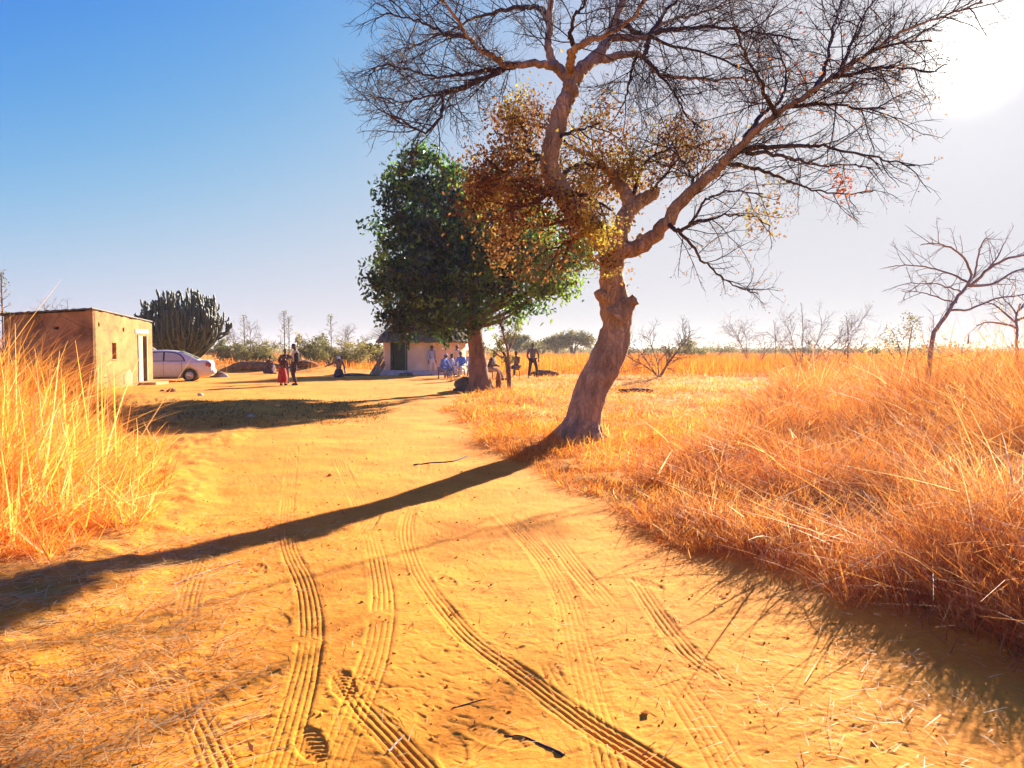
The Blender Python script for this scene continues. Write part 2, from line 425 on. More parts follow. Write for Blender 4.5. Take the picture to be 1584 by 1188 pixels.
def build_ground():
    fine = np.arange(-rad(37), rad(37), 0.00105)
    coarse = np.linspace(rad(37), 2 * math.pi - rad(37), 90)
    ang = np.concatenate([fine, coarse[:-1]])
    rr = [0.25, 0.6, 1.0, 1.4, 1.8, 2.1, 2.3]
    while rr[-1] < 70:
        d = rr[-1]; rr.append(d + max(0.0055, d * d * 0.0009 * (1 if d > 4 else 0.8)))
    while rr[-1] < 6000: rr.append(rr[-1] * 1.12)
    rr = np.array(rr)
    R, A = np.meshgrid(rr, ang, indexing='ij')
    X, Y = R * np.sin(A), R * np.cos(A)
    h, s = ground_full(X.ravel(), Y.ravel())
    V = np.stack([X.ravel(), Y.ravel(), h], 1)
    nr_, na = len(rr), len(ang)
    i = np.arange(nr_ - 1)[:, None]; j = np.arange(na)[None, :]
    jn = (j + 1) % na
    Q = np.stack([np.broadcast_to(i * na + j, (nr_ - 1, na)), np.broadcast_to(i * na + jn, (nr_ - 1, na)),
                  np.broadcast_to((i + 1) * na + jn, (nr_ - 1, na)), np.broadcast_to((i + 1) * na + j, (nr_ - 1, na))], -1).reshape(-1, 4)
    V = np.vstack([V, [[0, 0, 0]]])
    T = np.stack([np.full(na, len(V) - 1), (np.arange(na) + 1) % na, np.arange(na)], 1)
    road = sstep(-0.35, 0.45, s + 0.5 * fbm(V[:-1, 0] * 1.4, V[:-1, 1] * 1.4, 3, 81))
    road = np.append(road, 1.0)
    o = mesh_np("ground", V, Q[:, ::-1], T[:, ::-1], M_GROUND, attrs={'road': road})
    kind(o, 'structure')
    print("ground verts", len(V))
build_ground()
def gz(x, y):
    h, _ = ground_base(np.array([x], float), np.array([y], float)); return float(h[0])

# ------------------------------------------------------------------ distant hills
def build_hills():
    m = mat_mottle("hill_scrub", (0.16, 0.17, 0.12), (0.24, 0.22, 0.15), 0.02, 0.95, 0)
    n, k = 160, 14
    V = []
    for a in range(n):
        ang = rad(-60) + rad(120) * a / (n - 1)
        top = 3.0 + 8 * max(0, float(fbm(np.array([ang * 3.1 + 4]), np.array([1.0]), 4, 91)[0]) + 0.25) * (1.0 if ang < rad(-5) else 0.3)
        for b in range(k):
            t = b / (k - 1)
            r = 800 + 260 * t
            z = top * math.sin(math.pi * min(1, t)) ** 1.0
            V.append((r * math.sin(ang), r * math.cos(ang), z - 0.6 + 0.6 * float(vnoise(np.array([ang * 80.]), np.array([t * 5.]), 92)[0])))
    Q = [(a * k + b, (a + 1) * k + b, (a + 1) * k + b + 1, a * k + b + 1) for a in range(n - 1) for b in range(k - 1)]
    kind(mesh_np("hills", V, Q, None, m), 'structure')
build_hills()

# ------------------------------------------------------------------ tubes, leaves, blades
class Tubes:
    def __init__(s): s.V = []; s.Q = []; s.n = 0
    def add(s, pts, radii, k=5, noise=0.0):
        pts = np.asarray(pts, float); radii = np.asarray(radii, float); m = len(pts)
        t = np.gradient(pts, axis=0); t /= (np.linalg.norm(t, axis=1, keepdims=True) + 1e-9)
        ref = np.array([0.31, 0.87, 0.21]) if abs(t[0] @ np.array([0.31, 0.87, 0.21])) < 0.85 else np.array([0.9, -0.2, 0.3])
        a = np.cross(t, ref); a /= (np.linalg.norm(a, axis=1, keepdims=True) + 1e-9)
        b = np.cross(t, a)
        th = np.arange(k) * 2 * np.pi / k
        R = radii[:, None] * np.ones(k)
        if noise:
            ii = np.arange(m)[:, None] * 0.55; jj = np.arange(k)[None, :]
            R = R * (1 + noise * (vnoise(ii + np.cos(th) * 1.5 + s.n, np.sin(th) * 1.5 + ii * 0.3, 17) * 2))
        V = pts[:, None] + R[:, :, None] * (a[:, None] * np.cos(th)[None, :, None] + b[:, None] * np.sin(th)[None, :, None])
        i = np.arange(m - 1)[:, None]; j = np.arange(k)[None]; jn = (j + 1) % k
        Q = np.stack([i * k + j, i * k + jn, (i + 1) * k + jn, (i + 1) * k + j], -1).reshape(-1, 4) + s.n
        s.V.append(V.reshape(-1, 3)); s.Q.append(Q); s.n += m * k
    def build(s, name, mat, parent=None):
        return mesh_np(name, np.vstack(s.V), np.vstack(s.Q), None, mat, parent)
def leaves(name, C, size, mat, parent=None, tint=None, aspect=0.45, updown=0.0, rng=RNG):
    C = np.asarray(C, float); N = len(C)
    size = np.broadcast_to(np.asarray(size, float), (N,))
    d = rng.normal(size=(N, 3)); d[:, 2] -= updown; d /= np.linalg.norm(d, axis=1, keepdims=True)
    q = rng.normal(size=(N, 3)); s = np.cross(d, q); s /= np.linalg.norm(s, axis=1, keepdims=True)
    nrm = np.cross(d, s)
    L = size[:, None]; W = L * aspect * 0.5
    V = np.stack([C, C + d * L * 0.45 + s * W + nrm * L * 0.08, C + d * L, C + d * L * 0.45 - s * W + nrm * L * 0.08], 1).reshape(-1, 3)
    Q = np.arange(4 * N).reshape(-1, 4)
    if tint is None: tint = rng.random(N)
    return mesh_np(name, V, Q, None, mat, parent, {'tint': np.repeat(np.clip(tint, 0, 1), 4)}, smooth=False)
def blade_arrays(x, y, z, h, wd, az, lean, curve, tint, L=4, rng=RNG):
    N = len(x); t = np.linspace(0, 1, L)[None]
    fx, fy = np.cos(az)[:, None], np.sin(az)[:, None]
    dd = h[:, None] * (lean[:, None] * t + curve[:, None] * t * t)
    zz = h[:, None] * (t - 0.42 * np.abs(curve[:, None]) * t * t - 0.10 * np.abs(lean[:, None]) * t)
    fa = rng.random(N) * np.pi
    wx, wy = np.cos(fa)[:, None], np.sin(fa)[:, None]
    hw = 0.5 * wd[:, None] * (1 - 0.85 * t ** 1.6)
    X, Y, Z = x[:, None] + fx * dd, y[:, None] + fy * dd, z[:, None] + zz
    V = np.stack([np.stack([X - wx * hw, Y - wy * hw, Z], -1), np.stack([X + wx * hw, Y + wy * hw, Z], -1)], 2)
    b = (np.arange(N) * 2 * L)[:, None]; i = np.arange(L - 1)[None] * 2
    Q = np.stack([b + i, b + i + 1, b + i + 3, b + i + 2], -1).reshape(-1, 4)
    return V.reshape(-1, 3), Q, np.repeat(tint, 2 * L)
class Blades:
    def __init__(s): s.V = []; s.Q = []; s.T = []; s.n = 0
    def add(s, *a, **k):
        V, Q, T = blade_arrays(*a, **k)
        s.V.append(V); s.Q.append(Q + s.n); s.T.append(T); s.n += len(V)
    def build(s, name, mat):
        return mesh_np(name, np.vstack(s.V), np.vstack(s.Q), None, mat, None, {'tint': np.clip(np.concatenate(s.T), 0, 1)}, smooth=False)

def rvec():
    v = Vector((random.gauss(0, 1), random.gauss(0, 1), random.gauss(0, 1)))
    return v.normalized()
def wander(p0, d, length, n, wob, up=0.0, flat=1.0):
    pts = [np.array(p0)]; d = Vector(d).normalized(); p = Vector(p0)
    for i in range(n):
        q = rvec() * wob; q.z *= flat
        d = (d + q + Vector((0, 0, up))).normalized()
        p = p + d * (length / n); pts.append(np.array(p))
    return np.array(pts)
def side_dir(t, ang, flat=0.8):
    t = Vector(t).normalized()
    q = rvec(); q.z *= flat
    q = q - t * q.dot(t)
    if q.length < 1e-4: q = t.orthogonal()
    q.normalize()
    return (t * math.cos(ang) + q * math.sin(ang)).normalized()
def ramify(tubes, pts, r0, r1, spec, lvl, tips, sides, wob=0.22, up=0.02, start=0.15):
    """children along the polyline pts; spec[lvl] = (spacing, len_min, len_max, radius)"""
    if lvl >= len(spec): return
    sp, l0, l1, rr = spec[lvl]
    seg = np.linalg.norm(np.diff(pts, axis=0), axis=1); L = seg.sum(); cum = np.concatenate([[0], np.cumsum(seg)])
    s = L * start + random.random() * sp
    while s < L:
        i = min(len(seg) - 1, int(np.searchsorted(cum, s) - 1)); i = max(i, 0)
        f = (s - cum[i]) / max(seg[i], 1e-6)
        p = pts[i] * (1 - f) + pts[i + 1] * f
        t = pts[i + 1] - pts[i]
        ln = random.uniform(l0, l1) * (1.1 - 0.5 * s / L)
        d = side_dir(t, rad(random.uniform(28, 62)))
        n = 5 if lvl == 0 else (4 if lvl == 1 else 3)
        c = wander(p, d, ln, n, wob, up)
        tubes.add(c, np.linspace(rr, rr * 0.42, len(c)), sides[lvl])
        ramify(tubes, c, rr, rr * 0.4, spec, lvl + 1, tips, sides, wob, up, 0.12)
        if lvl >= len(spec) - 2:
            tips.append(c[-1]); 
            if lvl == len(spec) - 1: tips.append(c[len(c) // 2])
        s += sp * random.uniform(0.55, 1.5)

# ------------------------------------------------------------------ the big half-bare tree by the road
BT_Y = 12.2
def build_big_tree():
    base = P(897, 690, BT_Y); base.z = gz(base.x, BT_Y)
    root = empty("bare_tree", base)
    tag(root, "big half bare tree with a bent trunk and brown dry leaves beside the track", "tree", None)
    off = np.array(base)
    def W(pts):                                   # (px, py, depth offset)
        return np.array([np.array(P(a, b, BT_Y + c)) - off for a, b, c in pts])
    def R(px): return px * BT_Y / FPX / 2
    # trunk
    tr = Tubes()
    tp = W([(889, 712, 0), (893, 688, 0), (901, 655, 0), (914, 605, .03), (931, 572, .06), (947, 535, .1), (954, 505, .12), (952, 478, .12), (948, 450, .1), (946, 425, .08), (947, 402, .05), (949, 386, .03), (953, 372, 0)])
    rw = [R(v) for v in (88, 70, 55, 51, 53, 52, 46, 49, 43, 36, 38, 42, 36)]
    c = catmull(tp, 6); r = np.interp(np.arange(len(c)), np.arange(len(rw)) * 6, rw)
    tr.add(c, r, 22, 0.07)
    kn = catmull(W([(955, 490, -.02), (968, 474, -.06), (979, 466, -.1), (985, 462, -.12)]), 4)
    tr.add(kn, np.array([R(q) for q in np.interp(np.arange(len(kn)), [0, 4, 8, 11, 12], [44, 30, 16, 18, 2])]), 12, 0.12)
    kb = catmull(W([(945, 462, .05), (926, 455, -.02), (919, 453, -.04)]), 4)
    tr.add(kb, np.linspace(R(34), R(3), len(kb)), 10, 0.1)
    ax0 = c[int(np.argmin(np.abs(c[:, 2] - .42)))]; ax1 = c[int(np.argmin(np.abs(c[:, 2] - .08)))]
    for az, ln in ((0.5, .75), (1.6, .6), (2.7, .8), (3.6, .6), (4.4, .7), (5.4, .75)):          # roots running into the soil
        dv = np.array([math.cos(az), math.sin(az), 0])
        q = catmull(np.array([ax0 + dv * .03, ax1 * .5 + ax0 * .5 + dv * .20, ax1 + dv * ln * .55 - [0, 0, .06], ax1 + dv * ln - [0, 0, .24]]), 5); tr.add(q, np.linspace(0.17, 0.05, len(q)), 10, 0.1)
    tr.build("trunk", M_BARK, root)
    # limbs traced as (px, py, depth) with start and end widths in photo pixels
    LIMBS = {
     'A': ([(950, 392, 0), (932, 366, -.1), (908, 343, -.25), (882, 318, -.4), (858, 280, -.5), (850, 245, -.55), (858, 205, -.55), (872, 165, -.5), (881, 142, -.45), (884, 118, -.4)], 36, 23, 0),
     'B': ([(952, 385, 0), (960, 358, .1), (972, 328, .2), (990, 311, .3), (1006, 302, .35), (1018, 297, .4)], 32, 16, 0),
     'B2': ([(976, 325, .2), (968, 300, .3), (950, 276, .4), (928, 252, .5), (905, 235, .6), (880, 226, .8)], 26, 7, 1),
     'C': ([(955, 385, 0), (975, 386, .0), (994, 378, -.05), (1020, 355, -.15), (1056, 310, -.3), (1100, 271, -.5), (1124, 247, -.6), (1148, 224, -.7), (1178, 194, -.85), (1215, 168, -1), (1259, 140, -1.2), (1304, 110, -1.3), (1352, 75, -1.5), (1407, 46, -1.6), (1463, 24, -1.7), (1520, 4, -1.8)], 29, 2.5, 1),
     'Cs': ([(985, 383, 0), (988, 370, .05), (992, 362, .1)], 15, 6, 0),
     'A1': ([(882, 122, -.4), (866, 108, -.3), (853, 92, -.2), (849, 60, -.1), (852, 20, 0), (853, -40, .1), (846, -110, .2)], 19, 8, 1),
     'A2': ([(864, 104, -.3), (835, 98, -.6), (789, 101, -1), (768, 90, -1.3), (749, 81, -1.5), (722, 57, -1.8), (708, 34, -2), (690, 8, -2.2), (660, -20, -2.4)], 13, 3, 1),
     'A3': ([(812, 99, -.8), (789, 104, -.9), (742, 125, -1.2), (715, 134, -1.4), (688, 143, -1.5), (681, 180, -1.6), (658, 205, -1.7), (628, 190, -1.8), (605, 180, -1.9)], 9, 2.5, 1),
     'A4': ([(786, 102, -1), (740, 112, -.6), (700, 118, -.3), (665, 118, 0), (625, 106, .3), (592, 100, .5), (570, 118, .6)], 7, 2, 1),
     'A5': ([(742, 125, -1.2), (712, 140, -.9), (685, 146, -.6), (655, 150, -.3), (624, 158, 0), (600, 160, .2)], 6, 2, 1),
     'A6': ([(850, 40, 0), (843, 20, .3), (820, 11, .7), (789, 13, 1.1), (755, 22, 1.5), (728, 30, 1.8), (700, 46, 2.1), (668, 58, 2.4), (640, 72, 2.6), (612, 78, 2.8)], 11, 2.5, 1),
     'A7': ([(722, 57, -1.8), (690, 52, -1.5), (660, 36, -1.2), (628, 28, -1), (598, 20, -.8)], 6, 2, 1),
     'D1': ([(886, 125, -.4), (900, 108, -.3), (920, 90, -.1), (933, 72, .1), (941, 58, .3), (948, 38, .5), (956, 22, .6), (966, -5, .8), (985, -50, 1), (1000, -110, 1.3)], 24, 7, 1),
     'D2': ([(882, 116, -.4), (884, 96, -.7), (889, 74, -1), (908, 64, -1.2), (930, 57, -1.4), (960, 42, -1.6), (985, 20, -1.8), (1010, -15, -2)], 15, 4, 1),
     'D3': ([(888, 72, -1), (882, 58, -1.1), (884, 40, -1.2), (890, 22, -1.3), (902, 10, -1.4), (910, -20, -1.5)], 8, 3, 1),
     'D4': ([(900, 106, -.3), (915, 96, -.2), (940, 90, .2), (968, 84, .5), (988, 84, .8), (1004, 97, 1), (1021, 116, 1.2), (1060, 120, 1.5), (1100, 124, 1.7), (1135, 121, 1.9), (1160, 124, 2.1), (1190, 136, 2.3)], 17, 3, 1),
     'D5': ([(941, 58, .3), (965, 58, .5), (985, 60, .6), (1002, 54, .8), (1020, 42, 1), (1037, 30, 1.2), (1070, 24, 1.5), (1110, 10, 1.8), (1150, -10, 2.1)], 13, 3, 1),
     'D6': ([(952, 33, .5), (970, 42, .7), (988, 52, .8), (1004, 58, .9), (1035, 68, 1), (1080, 78, 1.2), (1125, 96, 1.4), (1165, 112, 1.5)], 11, 3, 1),
     'D7': ([(1002, 56, .8), (1000, 75, .7), (996, 90, .6), (1012, 104, .5), (1030, 128, .4), (1048, 152, .3), (1060, 175, .2), (1085, 198, .1)], 9, 2.5, 1),
     'D8': ([(1000, 55, .8), (1040, 46, .4), (1085, 42, 0), (1130, 44, -.4), (1180, 52, -.8), (1225, 60, -1.1)], 9, 2.5, 1),
     'D9': ([(1004, 54, .8), (1035, 12, 1.3), (1070, -20, 1.8), (1120, -60, 2.3)], 9, 3, 1),
     'D10': ([(984, 86, .8), (975, 120, .6), (968, 150, .5), (955, 178, .4)], 6, 2, 1),
     'C1': ([(1150, 223, -.7), (1160, 203, -.4), (1172, 184, -.2), (1186, 172, 0), (1210, 152, .4), (1215, 120, .8), (1208, 85, 1.2), (1180, 45, 1.6)], 10, 3, 1),
     'C2': ([(1140, 234, -.65), (1180, 228, -.9), (1215, 226, -1.2), (1250, 226, -1.5), (1281, 228, -1.7), (1333, 238, -2), (1375, 248, -2.2), (1416, 256, -2.4)], 9, 2, 1),
     'C3': ([(1155, 236, -.7), (1195, 238, -.4), (1230, 246, -.1), (1270, 256, .2), (1315, 254, .5), (1350, 262, .7)], 7, 2, 1),
     'C4': ([(1122, 250, -.6), (1150, 258, -.3), (1178, 264, 0), (1211, 275, .3), (1241, 289, .6), (1281, 297, .9), (1320, 300, 1.1), (1350, 296, 1.3)], 8, 2, 1),
     'C5': ([(1032, 345, -.2), (1045, 356, -.4), (1058, 355, -.6), (1074, 337, -.8), (1089, 311, -1), (1105, 302, -1.1), (1140, 296, -1.3), (1180, 300, -1.5)], 8, 2, 1),
     'C6': ([(1036, 346, -.2), (1052, 362, 0), (1074, 385, .3), (1093, 408, .6), (1120, 432, .9), (1145, 446, 1.1), (1172, 455, 1.3)], 7, 2, 1),
     'C7': ([(1072, 288, -.4), (1066, 268, -.1), (1058, 252, .2), (1040, 232, .6), (1010, 222, 1)], 6, 2, 1),
     'C8': ([(1068, 346, -.7), (1095, 340, -.5), (1130, 333, -.3), (1165, 336, -.1), (1190, 348, .1)], 5, 1.6, 1),
     'C9': ([(1260, 140, -1.2), (1275, 112, -.8), (1282, 80, -.4), (1290, 45, 0), (1300, 5, .4)], 9, 2.5, 1),
     'C10': ([(1300, 112, -1.3), (1315, 76, -1.1), (1330, 45, -1), (1345, 10, -.9)], 7, 2, 1),
     'C11': ([(1225, 165, -1), (1270, 160, -1.3), (1320, 165, -1.7), (1370, 168, -2)], 6, 2, 1),
     'C12': ([(1290, 120, -1.3), (1340, 108, -1.6), (1395, 105, -2), (1440, 112, -2.2)], 6, 2, 1),
     'C13': ([(1200, 178, -.95), (1185, 150, -1.3), (1172, 115, -1.7), (1150, 80, -2), (1140, 40, -2.3)], 8, 2.5, 1),
     'C14': ([(1350, 77, -1.5), (1395, 66, -1.4), (1440, 62, -1.3)], 5, 2, 1),
     # leafy lower branches
     'L1': ([(880, 316, -.4), (850, 300, -.7), (815, 285, -1), (780, 268, -1.2), (752, 245, -1.4)], 12, 3, 2),
     'L2': ([(905, 342, -.25), (870, 345, 0), (835, 348, .3), (800, 346, .5), (765, 338, .7)], 11, 3, 2),
     'L3': ([(851, 250, -.55), (825, 238, -.2), (795, 220, .1), (765, 202, .4)], 10, 3, 2),
     'L4': ([(860, 282, -.5), (882, 262, -.1), (905, 255, .2), (935, 262, .5), (960, 270, .6)], 9, 3, 2),
     'L5': ([(976, 322, .2), (985, 285, .5), (1000, 250, .7), (1030, 232, .9), (1062, 226, 1.1), (1095, 232, 1.2)], 9, 2.5, 2),
     'L12': ([(1003, 303, .35), (1015, 285, .2), (1030, 270, 0), (1050, 262, -.2)], 6, 2, 3),
     'L13': ([(880, 226, .8), (860, 205, .9), (830, 195, 1), (800, 190, 1.1)], 6, 2, 2),
     'L6': ([(855, 290, -.5), (830, 312, -.9), (805, 320, -1.3), (775, 315, -1.6)], 8, 3, 2),
     'L7': ([(870, 305, -.4), (890, 300, -.9), (920, 310, -1.3), (945, 325, -1.5)], 8, 3, 2),
     'L8': ([(856, 215, -.55), (880, 205, -.8), (905, 198, -1), (930, 190, -1.2)], 7, 2.5, 2),
     'L9': ([(905, 343, -.2), (895, 365, -.5), (870, 380, -.8), (845, 385, -1)], 7, 2.5, 2),
     'L10': ([(950, 278, .4), (930, 290, .9), (905, 300, 1.3), (870, 300, 1.6)], 7, 2.5, 2),
     'L11': ([(850, 240, -.55), (820, 255, -.1), (790, 290, .3), (765, 300, .6)], 7, 2.5, 2),
    }
    tw = Tubes(); dry = []; sparse = []
    for key, (pts, w0, w1, mode) in LIMBS.items():
        pl = catmull(W(pts), 5)
        wig = 0.012
        pl[1:-1] += RNG.normal(size=(len(pl) - 2, 3)) * wig
        rr = np.array([R(q) for q in (w1 + (w0 - w1) * (1 - np.linspace(0, 1, len(pl))) ** (1.0 if key in ('A', 'B', 'Cs') else 1.7))])
        lb = Tubes(); lb.add(pl, rr, 12 if w0 > 15 else 7, 0.08); lb.build("limb", M_BARK if w0 > 12 else M_TWIG, root)
        if mode == 0: continue
        if mode == 1:
            spec = [(0.12, 0.5, 1.5, 0.010), (0.095, 0.22, 0.72, 0.0055), (0.08, 0.10, 0.30, 0.0034)] if not (key[0] == 'C' and key in ('C3', 'C4', 'C5', 'C6', 'C8', 'C2')) else [(0.15, 0.35, 1.15, 0.008), (0.13, 0.18, 0.5, 0.0042), (0.10, 0.09, 0.24, 0.0026)]
            if key[0] in 'AD' or key in ('C', 'C1', 'C9', 'C10', 'C12', 'C13', 'C14'):
                spec = [(0.10, 0.4, 1.35, 0.0092), (0.092, 0.2, 0.62, 0.0050), (0.075, 0.09, 0.27, 0.0032)]
            tips = []
            ramify(tw, pl, 0, 0, spec, 0, tips, (4, 3, 3), 0.24, 0.012, 0.22 if w0 > 9 else 0.08)
            sparse += tips
        else:
            spec = [(0.16, 0.4, 1.0, 0.012), (0.14, 0.2, 0.5, 0.007)]
            tips = []
            ramify(tw, pl, 0, 0, spec, 0, tips, (4, 3, 3), 0.25, 0.0, 0.1)
            (dry if mode == 2 else sparse).extend(tips)
            dry.extend(tips if mode == 2 else tips[::2])
    tw.build("twigs", M_TWIG, root)
    # dry leaves in the lower crown, thin elsewhere
    D = np.array(dry); keepw = sstep(-.30, .25, fbm(D[:, 0] * 1.9, D[:, 2] * 1.9 + D[:, 1] * .7, 3, 96)) + .22
    D = D[RNG.choice(len(D), 2350, p=keepw / keepw.sum())]
    D = np.repeat(D, 9, axis=0) + RNG.normal(size=(len(D) * 9, 3)) * np.repeat(RNG.choice([.07, .12, .2], len(D)), 9)[:, None]
    tn = np.clip(0.36 + 1.2 * fbm(D[:, 0] * 1.6, D[:, 2] * 1.6 + D[:, 1], 2, 95) + RNG.normal(size=len(D)) * 0.2, 0, 1)
    leaves("foliage", D, RNG.uniform(0.03, 0.085, len(D)), M_DRYLEAF, root, tn, 0.55, 0.5)
    S = np.array(sparse); tips2 = S[RNG.random(len(S)) < 0.045]
    right = S[(S[:, 0] > 1.5) & (S[:, 2] < 5.4)]
    more = right[RNG.integers(0, len(right), 2000)] + RNG.normal(size=(2000, 3)) * 0.04
    E = np.vstack([tips2 + RNG.normal(size=tips2.shape) * 0.03, more])
    leaves("foliage", E, RNG.uniform(0.02, 0.05, len(E)), M_DRYLEAF, root, RNG.random(len(E)) * 0.6, 0.5, 0.3)
    for (px, py, dy, n, sg) in [(1304, 286, 1.0, 110, .13), (1186, 316, -1.5, 120, .16), (1230, 120, -1.1, 70, .3), (1175, 335, 0.1, 120, .2)]:
        cc = W([(px, py, dy)])[0]
        leaves("foliage", cc + RNG.normal(size=(n, 3)) * sg, RNG.uniform(0.05, 0.09, n), M_REDLEAF if py < 300 else M_DRYLEAF, root, None, 0.5)
build_big_tree()

# ------------------------------------------------------------------ the dense green tree in front of the round hut
def build_green_tree():
    Y = 27.0
    base = P(742, 606, Y); base.z = gz(base.x, Y)
    root = empty("green_tree", base)
    tag(root, "dense dark green leafy tree with a stout reddish trunk in front of the round hut", "tree")
    off = np.array(base)
    def W(pts): return np.array([np.array(P(a, b, Y + c)) - off for a, b, c in pts])
    def R(px): return px * Y / FPX / 2
    tr = Tubes()
    c = catmull(W([(744, 612, 0), (743, 600, 0), (740, 580, 0), (739, 555, .05), (736, 530, .1), (733, 508, .1), (733, 490, .1), (730, 470, .1)]), 5)
    tr.add(c, np.interp(np.arange(len(c)), np.arange(8) * 5, [R(v) for v in (46, 40, 31, 27, 24, 23, 27, 20)]), 16, 0.08)
    for az in (0.2, 1.5, 2.7, 3.4, 4.4, 5.5):
        q = catmull(np.array([[.22 * math.cos(az), .22 * math.sin(az), .3], [.42 * math.cos(az), .42 * math.sin(az), .08], [.72 * math.cos(az), .72 * math.sin(az), -.06]]), 4)
        tr.add(q, np.linspace(.15, .05, len(q)), 8, .1)
    tr.build("trunk", M_BARK2, root)
    # clumps (px, py, depth, radius px, height px, leaves)
    CL = [(650, 268, 0, 46, 34), (690, 290, .4, 50, 40), (628, 320, -.3, 34, 46), (672, 330, -.9, 62, 52), (735, 345, -.6, 55, 48), (640, 385, -.4, 46, 50), (605, 405, .2, 34, 42), (690, 395, -1.4, 70, 55),
          (690, 395, 1.4, 70, 60), (755, 400, -1.2, 55, 50), (755, 400, 1.2, 55, 50), (625, 450, 0, 40, 48), (672, 455, -.9, 58, 46), (720, 450, -1.2, 50, 44), (675, 455, 1.2, 60, 46), (640, 494, .2, 38, 24), (690, 496, -.5, 48, 24),
          (800, 380, -.5, 45, 40), (845, 385, .2, 42, 36), (880, 395, .6, 34, 28), (820, 425, -.5, 48, 32), (865, 425, .3, 38, 26), (790, 450, .3, 42, 32), (830, 455, .2, 36, 24), (778, 480, .4, 32, 20), (805, 340, 1, 45, 36), (760, 300, .8, 36, 30),
          (594, 355, .3, 20, 26), (588, 440, .3, 22, 26), (905, 390, .7, 16, 16), (608, 480, .1, 20, 18), (640, 245, .1, 24, 14), (716, 268, .3, 20, 16), (604, 290, .2, 16, 18)]
    br = Tubes(); C = []; T = []
    for (px, py, dy, rx, ry) in CL:
        cc = W([(px, py, dy)])[0]; ax = rx * Y / FPX; az = ry * Y / FPX; ay = min(1.3, 0.5 * (ax + az) * 1.1)
        b0 = c[len(c) - 12 + random.randint(0, 10)]
        mid = (b0 + cc) / 2 + np.array([0, 0, -0.25])
        bl = catmull(np.array([b0, mid, cc]), 5)
        br.add(bl, np.linspace(R(7), R(1.2), len(bl)), 6, .05)
        # sub-clumps on the clump's surface: sprays of leaves
        ns = max(6, int(34 * (ax * az) / 1.2))
        for k in range(ns):
            v = RNG.normal(size=3); v /= np.linalg.norm(v)
            q = cc + v * np.array([ax, ay, az]) * RNG.uniform(0.55, 1.06)
            if k % 2 == 0: br.add(np.array([cc * 0.6 + q * 0.4, q]), np.array([.012, .005]), 3)
            n = 46
            sp = q + RNG.normal(size=(n, 3)) * np.array([.21, .21, .16]) + v * 0.1
            C.append(sp); T.append(np.full(n, 0.45 + 0.35 * RNG.normal() + (0.62 if px > 770 else 0) + 0.25 * (v[2] > 0.5)) + RNG.normal(size=n) * .12)  # backlight put into the right clumps' tint; upward sides also lighter
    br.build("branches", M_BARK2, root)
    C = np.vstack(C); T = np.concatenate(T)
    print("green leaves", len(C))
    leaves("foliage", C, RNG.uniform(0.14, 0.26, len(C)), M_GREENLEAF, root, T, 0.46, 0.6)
build_green_tree()

# ------------------------------------------------------------------ other trees and shrubs
def bare_shrub(name, px, Y, h, label, cat, group=None, n_stem=4, mat=M_TWIG, lean=0.0, spread=0.5, r=0.03, leafmat=None, nleaf=0, spec=None, thin=1.0, lsize=(.04, .09)):
    x = (px - 792) / FPX * Y
    z = gz(x, Y)
    root = empty(name, (x, Y, z - 0.02)); tag(root, label, cat, group)
    st = Tubes(); tw = Tubes(); tips = []
    spec = spec or [(h * .055, h * .2, h * .48, r * .42), (h * .045, h * .08, h * .22, r * .25), (h * .04, h * .04, h * .10, r * .16)]
    for k in range(n_stem):
        az = 2 * math.pi * (k + random.random() * .7) / n_stem
        d = Vector((math.cos(az) * spread + lean, math.sin(az) * spread, 1)).normalized()
        pl = wander((0.04 * math.cos(az), 0.04 * math.sin(az), 0), d, h * random.uniform(.75, 1.0), 8, 0.16, -0.02)
        st.add(pl, np.linspace(r, r * .3, len(pl)), 6, .05)
        ramify(tw, pl, 0, 0, spec, 0, tips, (4, 3, 3), 0.25, 0.0, 0.18)
    st.build("trunk", mat, root); tw.build("twigs", mat, root)
    if nleaf:
        T = np.array(tips); q = T[RNG.integers(0, len(T), nleaf)] + RNG.normal(size=(nleaf, 3)) * h * .03
        leaves("foliage", q, RNG.uniform(*lsize, nleaf), leafmat, root, 0.5 + 0.9 * fbm(q[:, 0] * 2 / max(h, 1), q[:, 2] * 2 / max(h, 1), 2, 5) + RNG.normal(size=nleaf) * .18, .5)
    return root
